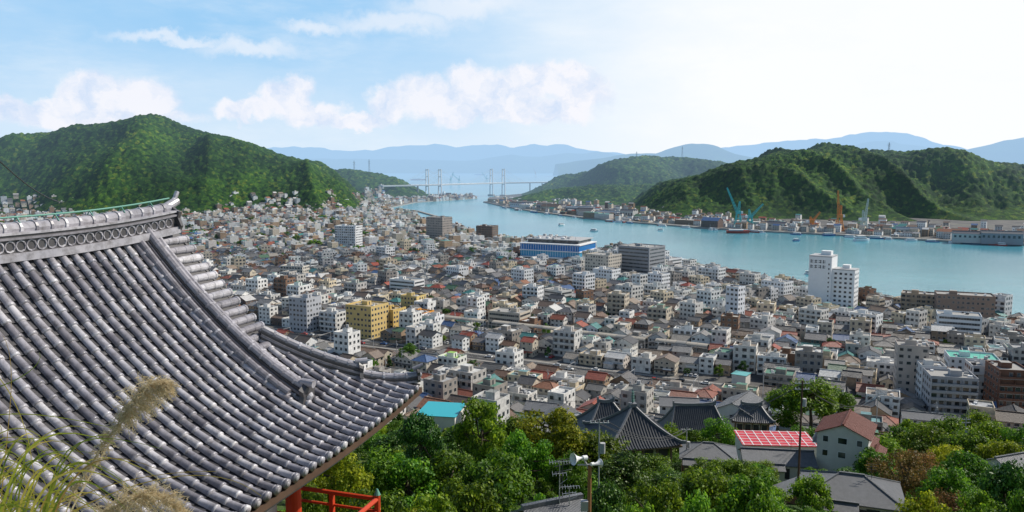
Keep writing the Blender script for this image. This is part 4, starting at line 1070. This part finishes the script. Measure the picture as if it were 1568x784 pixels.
# ---------------------------------------------------------------- boats and ships
def boat(name,u,v,L_,B_,rot,hullm,decks=1,mast=False,q=None):
    q=onz(u,v,0) if q is None else q; e=empty(name,q,math.radians(rot)); mb=MB(); prof=[]; n_=10; D_=B_*.32
    for i in range(n_+1):
        t=i/n_; x=-L_/2+L_*t; wb=B_/2*(1 if t<.6 else max(.04,1-((t-.6)/.4)**1.8)); sh=D_*(1+.5*max(0,t-.5))
        prof+= [(x,-wb*.7,-.4),(x,-wb,sh),(x,wb,sh),(x,wb*.7,-.4)]
    fs=[]
    for i in range(n_):
        for j in range(3): fs.append((i*4+j,i*4+j+1,i*4+4+j+1,i*4+4+j))
    fs+= [(0,1,2,3),(n_*4,n_*4+1,n_*4+2,n_*4+3)]
    mb.add(prof,fs,0); z=D_
    for k_ in range(decks):
        w_=L_*(.62-.13*k_); mb.box(-L_*.08,0,z,w_,B_*.75-k_*.6,2.3,1); mb.box(-L_*.08,0,z+1.0,w_*1.004,B_*.75-k_*.6+.06,.8,2); mb.box(-L_*.08,0,z+2.3,w_+.8,B_*.8-k_*.6,.12,1); z+=2.4
    mb.cyl((0,0,z),(0,0,z+4),.12,.06,3,5)
    if mast:
        mb.cyl((L_*.1,0,D_),(L_*.1,0,L_*1.2),.14,.08,1,6); mb.cyl((L_*.1,0,D_+1.5),(-L_*.4,0,D_+1.7),.1,.1,1,5)
    mb.obj('hull_and_cabin',[hullm,M['white'],M['glass'],M['trim']],e)
HB=newmat('blue_hull',(.02,.10,.28),.4); HR=newmat('red_hull',(.35,.05,.03),.5)
boat('passenger_ferry',1048,408,34,10,-40,M['white'],2); boat('ferry_boat',1320,369,24,9,10,M['white'],2); boat('fishing_boat',1396,369,18,6,5,M['white'],1)
boat('fishing_boat',1220,369,12,4,20,HB,1); boat('cargo_ship',640,276,110,20,10,HR,3); boat('cargo_ship',735,268,130,24,-15,HB,3); boat('cargo_ship',700,263,140,24,5,HR,3)
boat('ferry_boat',680,296,28,9,80,M['white'],2); boat('fishing_boat',910,354,14,5,-30,M['white'],1); boat('tug_boat',1270,361,20,7,0,HB,1); boat('barge',1130,357,36,12,-10,HR,1)
boat('sailing_yacht',1012,353,12,3.6,20,M['white'],1,True); boat('fishing_boat',1240,420,10,3.2,-30,M['white'],1); boat('fishing_boat',860,345,14,5,40,M['white'],1)
for i in range(48):
    k_=r.randint(0,len(SH)-3); f_=r.random(); a_=Vector((*SH[k_],0)); b_=Vector((*SH[k_+1],0)); c=a_.lerp(b_,f_); t_=(b_-a_).normalized(); nn=Vector((-t_.y,t_.x,0))
    if inpoly(c.x+nn.x*12,c.y+nn.y*12,ISLE): nn=-nn
    c=c+nn*r.uniform(5,18)
    if abs(c.x)<.72*c.y: boat('moored_boat',0,0,r.uniform(8,24),r.uniform(2.8,6.5),math.degrees(math.atan2(t_.y,t_.x))+r.choice([0,180]),r.choice([M['white'],M['white'],HB,HR]),1,r.random()<.3,c)
mb=MB(); a_=onz(1310,463,0);b_=onz(1385,478,0); mb.sweep([(a_.x,a_.y,.2),(b_.x,b_.y,.2)],rectp(5,1.4),0)
for f_ in np.linspace(0,1,9): c=a_.lerp(b_,f_); mb.cyl((c.x,c.y,-2),(c.x,c.y,4),.25,.25,1,6)
mb.obj('floating_pier',[M['quay'],M['dark']])
mb=MB(); bw=[onz(u,v,0) for u,v in((608,320),(640,324),(668,332),(690,344),(712,354))]
mb.sweep([(p_.x,p_.y,0) for p_ in bw],[(-5,-2),(5,-2),(3,2.2),(-3,2.2)],0); mb.obj('breakwater',[M['quay']])

# ---------------------------------------------------------------- cars
CARP=[(.75,.75,.75),(.6,.61,.62),(.03,.03,.035),(.35,.36,.38),(.4,.03,.03),(.05,.12,.3),(.7,.7,.68)]
M['car']=newmat('car_paint',pal(CARP,1,False,.05),.25,.6); M['tyre']=newmat('tyre_rubber',(.02,.02,.02),.9)
mb=MB()
pr=[(-2.15,.3),(-2.2,.75),(-2.05,1.0),(-1.0,1.05),(.9,1.0),(2.0,.85),(2.15,.55),(2.1,.3)]
vs=[(x,-.85,z) for x,z in pr]+[(x,.85,z) for x,z in pr]; k_=len(pr)
mb.add(vs,[tuple(range(k_)),tuple(range(2*k_-1,k_-1,-1))]+[(i,(i+1)%k_,k_+(i+1)%k_,k_+i) for i in range(k_)],0)
cab=[(-1.95,1.0),(-1.55,1.5),(.25,1.52),(1.05,1.0)]
vs=[(x,-.8 if z<1.2 else -.66,z) for x,z in cab]+[(x,.8 if z<1.2 else .66,z) for x,z in cab]
mb.add(vs,[(0,1,2,3),(7,6,5,4),(0,1,5,4),(2,3,7,6)],1); mb.add([vs[1],vs[2],vs[6],vs[5]],[(0,1,2,3)],0)
for x in(-1.35,1.35):
    for s_ in(-.86,.86): mb.cyl((x,s_-.1*(1 if s_>0 else -1),.32),(x,s_,.32),.32,.32,2,12)
carm=mb.mesh('car_mesh',[M['car'],M['glass'],M['tyre']])
for i in range(46):
    s_=r.uniform(-250,280); ln=r.choice([-2.3,2.3]); c=corridor(s_)+RN*(15+ln); place(carm,'car',(c.x,c.y,2.52),math.radians(-27)+(math.pi if ln>0 else 0))
for (x,y) in spots:
    if 330<y<800 and r.random()<.6 and inpoly(x,y,MAIN) and gz(x,y)<2.6:
        for j in range(r.randint(1,4)):
            if not excl(x,y,1): place(carm,'parked_car',(x+j*2.4*math.cos(-.5),y+j*2.4*math.sin(-.5),2.52),math.radians(62))

# ---------------------------------------------------------------- poles, wires, loudspeaker, antenna
def pole(u,vt,y,m,rr_=.16,arms=2,name='utility_pole'):
    q=aty(u,vt,y); g=gz(q.x,y)-1; e=empty(name,(q.x,y,0)); mb=MB()
    mb.cyl((0,0,g),(0,0,q.z),rr_,rr_*.65,0,10)
    for i in range(arms):
        z=q.z-.5-i*.9; mb.box(0,0,z,2.2,.12,.12,1)
        for x in(-1,-.5,.5,1): mb.cyl((x,0,z+.12),(x,0,z+.35),.06,.04,2,6)
    if arms: mb.cyl((.4,0,q.z-4),(.4,0,q.z-2.8),.32,.32,1,10)
    mb.obj('pole',[m,M['trim'],M['white']],e); return q,e
def wires(pl,n_=3,rad=.035):
    mb=MB()
    for a_,b_ in zip(pl[:-1],pl[1:]):
        L_=(b_-a_).length
        for i in range(n_):
            o_=Vector(((i-(n_-1)/2)*.6,0,-.1-.45*(i%2)))
            mb.sweep([a_.lerp(b_,t)+o_-Vector((0,0,L_*.03*4*t*(1-t))) for t in np.linspace(0,1,9)],circ(rad,0,4),0,caps=False)
    mb.obj('overhead_wires',[M['dark']])
P1,_=pole(1229,583,118,M['wood'],.2,2); P2,_=pole(918,642,88,M['trim'],.11,1); P3,_=pole(1052,655,150,M['trim'],.14,1); P4,_=pole(1345,595,260,M['trim'],.18,2)
P5,_=pole(1480,640,200,M['trim'],.16,2); P6,_=pole(1170,560,330,M['trim'],.18,2); P7,_=pole(970,580,320,M['trim'],.18,1)
wires([P2,P3,P1,P4]); wires([P7,P6,P4,P5])
q,e=pole(903,712,38,newmat('brown_pole',(.30,.14,.06),.7),.15,0,'loudspeaker_pole')
mb=MB()
def horn(c,d,s_):
    c=Vector(c); d=Vector(d).normalized()
    st=[(0,.05),(.15,.07),(.3,.12),(.42,.19),(.5,.27),(.52,.28)]
    for (a0,r0),(a1,r1) in zip(st[:-1],st[1:]): mb.cyl(c+d*a0*s_,c+d*a1*s_,r0*s_,r1*s_,0,18,False)
    mb.cyl(c-d*.22*s_,c,.11*s_,.11*s_,0,14); mb.cyl(c+d*.1*s_,c+d*.42*s_,.07*s_,.02*s_,1,10)
horn((-.35,0,q.z+.35),(-.9,-.5,.1),1.1); horn((.2,.0,q.z+.05),(.8,.5,-.1),.8); mb.cyl((-.6,0,q.z),(.5,0,q.z),.05,.05,1,8); mb.cyl((0,0,q.z-.3),(-.3,0,q.z+.3),.05,.05,1,8)
mb.box(-.25,-.1,q.z-2.3,.35,.3,.5,1)
mb.obj('loudspeaker_horns',[M['white'],M['trim']],e)
def antenna(u,vt,y,h):
    q=aty(u,vt,y); e=empty('television_antenna',(q.x,y,q.z-h)); mb=MB(); mb.cyl((0,0,0),(0,0,h),.035,.03,0,6)
    for z,Lb,ne in((h*.97,1.3,8),(h*.72,.9,5)):
        mb.cyl((-Lb/2,0,z),(Lb/2,.25,z),.02,.02,0,5)
        for i in range(ne): x=-Lb/2+Lb*i/(ne-1); mb.cyl((x,-.35+i*.02,z),(x,.45-i*.02,z),.012,.012,0,4)
    mb.cyl((0,0,h*.5),(.5,0,h*.62),.015,.015,0,4); mb.obj('antenna_array',[M['metal']],e)
antenna(857,706,50,3.2); antenna(872,745,50,1.8)
mb=MB(); mb.cyl((0,0,0),(0,0,11),.17,.12,0,6); mb.box(0,0,10.2,2.0,.1,.1,0); mb.box(0,0,9.4,1.6,.1,.1,0); mb.cyl((.35,0,8),(.35,0,9),.3,.3,0,8)
pm=mb.mesh('utility_pole_mesh',[M['trim']]); wl=[]
for i in range(170):
    y=r.uniform(300,700); x=r.uniform(-.35*y,.62*y)
    if inpoly(x,y,MAIN) and not excl(x,y,.5) and gz(x,y)<12:
        place(pm,'utility_pole',(x,y,gz(x,y)),-.5); wl.append(Vector((x,y,gz(x,y)+10.4)))
mb=MB()
for i,a_ in enumerate(wl):
    for b_ in sorted(wl,key=lambda p_:(p_-a_).length)[1:3]:
        if 15<(b_-a_).length<55:
            for o_ in(-.8,.8): mb.sweep([a_.lerp(b_,t)+Vector((o_,0,-1.2*4*t*(1-t))) for t in np.linspace(0,1,6)],circ(.04,0,4),0,caps=False)
mb.obj('overhead_wires',[M['dark']])
def tower(u,vt,y,h,m):
    q=aty(u,vt,y); e=empty('lattice_pylon',(q.x,y,q.z-h)); mb=MB(); lattice(mb,(0,0,0),(0,0,h),6,1,0,8,.3)
    for z in(.75,.87): mb.box(0,0,h*z,10,.8,.6,0)
    mb.obj('pylon_lattice',[m],e)
tower(1362,218,1950,34,M['metal']); tower(1045,224,2800,50,M['metal']); tower(233,176,2050,24,M['metal']); tower(565,244,2650,50,M['metal']); tower(542,246,2650,50,M['metal']); tower(975,232,2800,40,M['metal'])
q=aty(246,187,2045); mb=MB(); mb.box(0,0,-8,16,10,11,0); mb.box(0,0,3,18,12,.6,1); mb.obj('hilltop_observatory',[M['white'],M['trim']],loc=q)
a_=aty(-20,228,24); b_=aty(95,310,40); mb=MB(); mb.sweep([a_.lerp(b_,t)-Vector((0,0,1.0*4*t*(1-t)*.3)) for t in np.linspace(0,1,12)],circ(.022,0,5),0); mb.obj('overhead_cable',[M['dark']])

# ---------------------------------------------------------------- pampas grass
M['blade']=newmat('pampas_blades',lambda n:n.ramp(n.new('ShaderNodeNewGeometry').outputs['Random Per Island'],[(0,(.14,.20,.02)),(.4,(.36,.38,.04)),(.8,(.55,.44,.08)),(1,(.36,.20,.06))]),.6,.3,trans=.4,haze=False)
M['plume']=newmat('pampas_plume',lambda n:n.ramp(n.new('ShaderNodeNewGeometry').outputs['Random Per Island'],[(0,(.50,.38,.20)),(1,(.80,.68,.46))]),.8,.2,trans=.5,haze=False)
g=empty('pampas_grass',aty(-60,900,2.4)); base_=Vector(g.location)
def ribbon(mb,pts,w0,w1,mi):
    k_=len(pts)-1; vs=[]
    for i,p_ in enumerate(pts):
        t=(pts[min(i+1,k_)]-pts[max(0,i-1)]).normalized(); sdv=t.cross(Vector((.2,1,-.2)))
        sdv=(sdv+Vector((rs.uniform(-.02,.02),0,0))).normalized(); w_=w0+(w1-w0)*i/k_
        vs+= [p_-sdv*w_/2-base_,p_+sdv*w_/2-base_]
    mb.add(vs,[(2*i,2*i+1,2*i+3,2*i+2) for i in range(k_)],mi)
def bez(P_,n_=12):
    out=[]
    for i in range(n_+1):
        t=i/n_; Q=[p_.copy() for p_ in P_]
        while len(Q)>1: Q=[Q[j].lerp(Q[j+1],t) for j in range(len(Q)-1)]
        out.append(Q[0])
    return out
mb=MB(); r=random.Random(5)
for i in range(105):
    d_=r.uniform(1.9,3.0); u0=r.uniform(-140,70); top=r.uniform(640,800)
    P_=[aty(u0,900,d_),aty(u0+r.uniform(-20,40),top,d_),aty(u0+r.uniform(30,120),top-r.uniform(-10,40),d_+r.uniform(-.2,.2)),aty(u0+r.uniform(60,200),top+r.uniform(10,110),d_+r.uniform(-.2,.2))]
    ribbon(mb,bez(P_,10),r.uniform(.006,.012),.001,0)
for (us) in [((0,784),(10,650),(30,560),(5,515)),((-30,780),(60,640),(110,640),(150,665)),((-40,700),(40,600),(90,690),(120,760)),((-30,640),(30,625),(110,640),(190,660)),((60,800),(100,760),(200,720),(330,722)),((80,800),(200,730),(330,700),(400,760)),((-30,600),(20,590),(70,560),(60,540)),((-20,560),(30,600),(60,700),(50,780))]:
    ribbon(mb,bez([aty(u,v,2.4) for u,v in us],16),.004,.0015,0)
mb.obj('grass_blades',[M['blade']],g)
def plume(axis,d_,stalk,nb,drx,dry,ln):
    mb=MB(); ax=bez([aty(u,v,d_) for u,v in axis],40)
    st=bez([aty(u,v,d_) for u,v in stalk],16); ribbon(mb,st,.007,.005,0); ribbon(mb,ax,.005,.003,0)
    for i in range(nb):
        t=r.random(); p_=ax[int(t*39)]; l_=ln*(.35+.8*math.sin(math.pi*min(1,t*.75+.2)))*r.uniform(.6,1.2)
        dr=Vector((drx+r.uniform(-.5,.5),r.uniform(-.35,.35),dry+r.uniform(-.5,.5))).normalized()
        P_=[p_,p_+dr*l_*.5+Vector((0,0,.012)),p_+dr*l_+Vector((0,0,-l_*.25))]; br=bez(P_,6)
        ribbon(mb,br,.0015,.001,0)
        for j in range(10):
            q=br[r.randint(1,6)]; hd=Vector((r.uniform(-1,1),r.uniform(-1,1),r.uniform(-1,.8))).normalized()*r.uniform(.006,.017)
            ribbon(mb,[q,q+hd*.5,q+hd],.0019,.0007,0)
    mb.obj('plume',[M['plume'],M['blade']],g)
plume(((190,640),(205,595),(232,575),(262,598)),2.4,((60,900),(100,780),(140,730),(190,640)),300,.25,-.15,.06)
plume(((110,760),(150,690),(180,650),(200,620)),2.38,((60,900),(80,840),(95,800),(110,760)),150,.0,-.2,.026)
plume(((150,800),(190,752),(240,748),(285,790)),2.2,((80,900),(110,860),(130,830),(150,800)),320,.2,.0,.065)
print('houses',cnt,'trees',nt_,'farfaces',len(far.f))
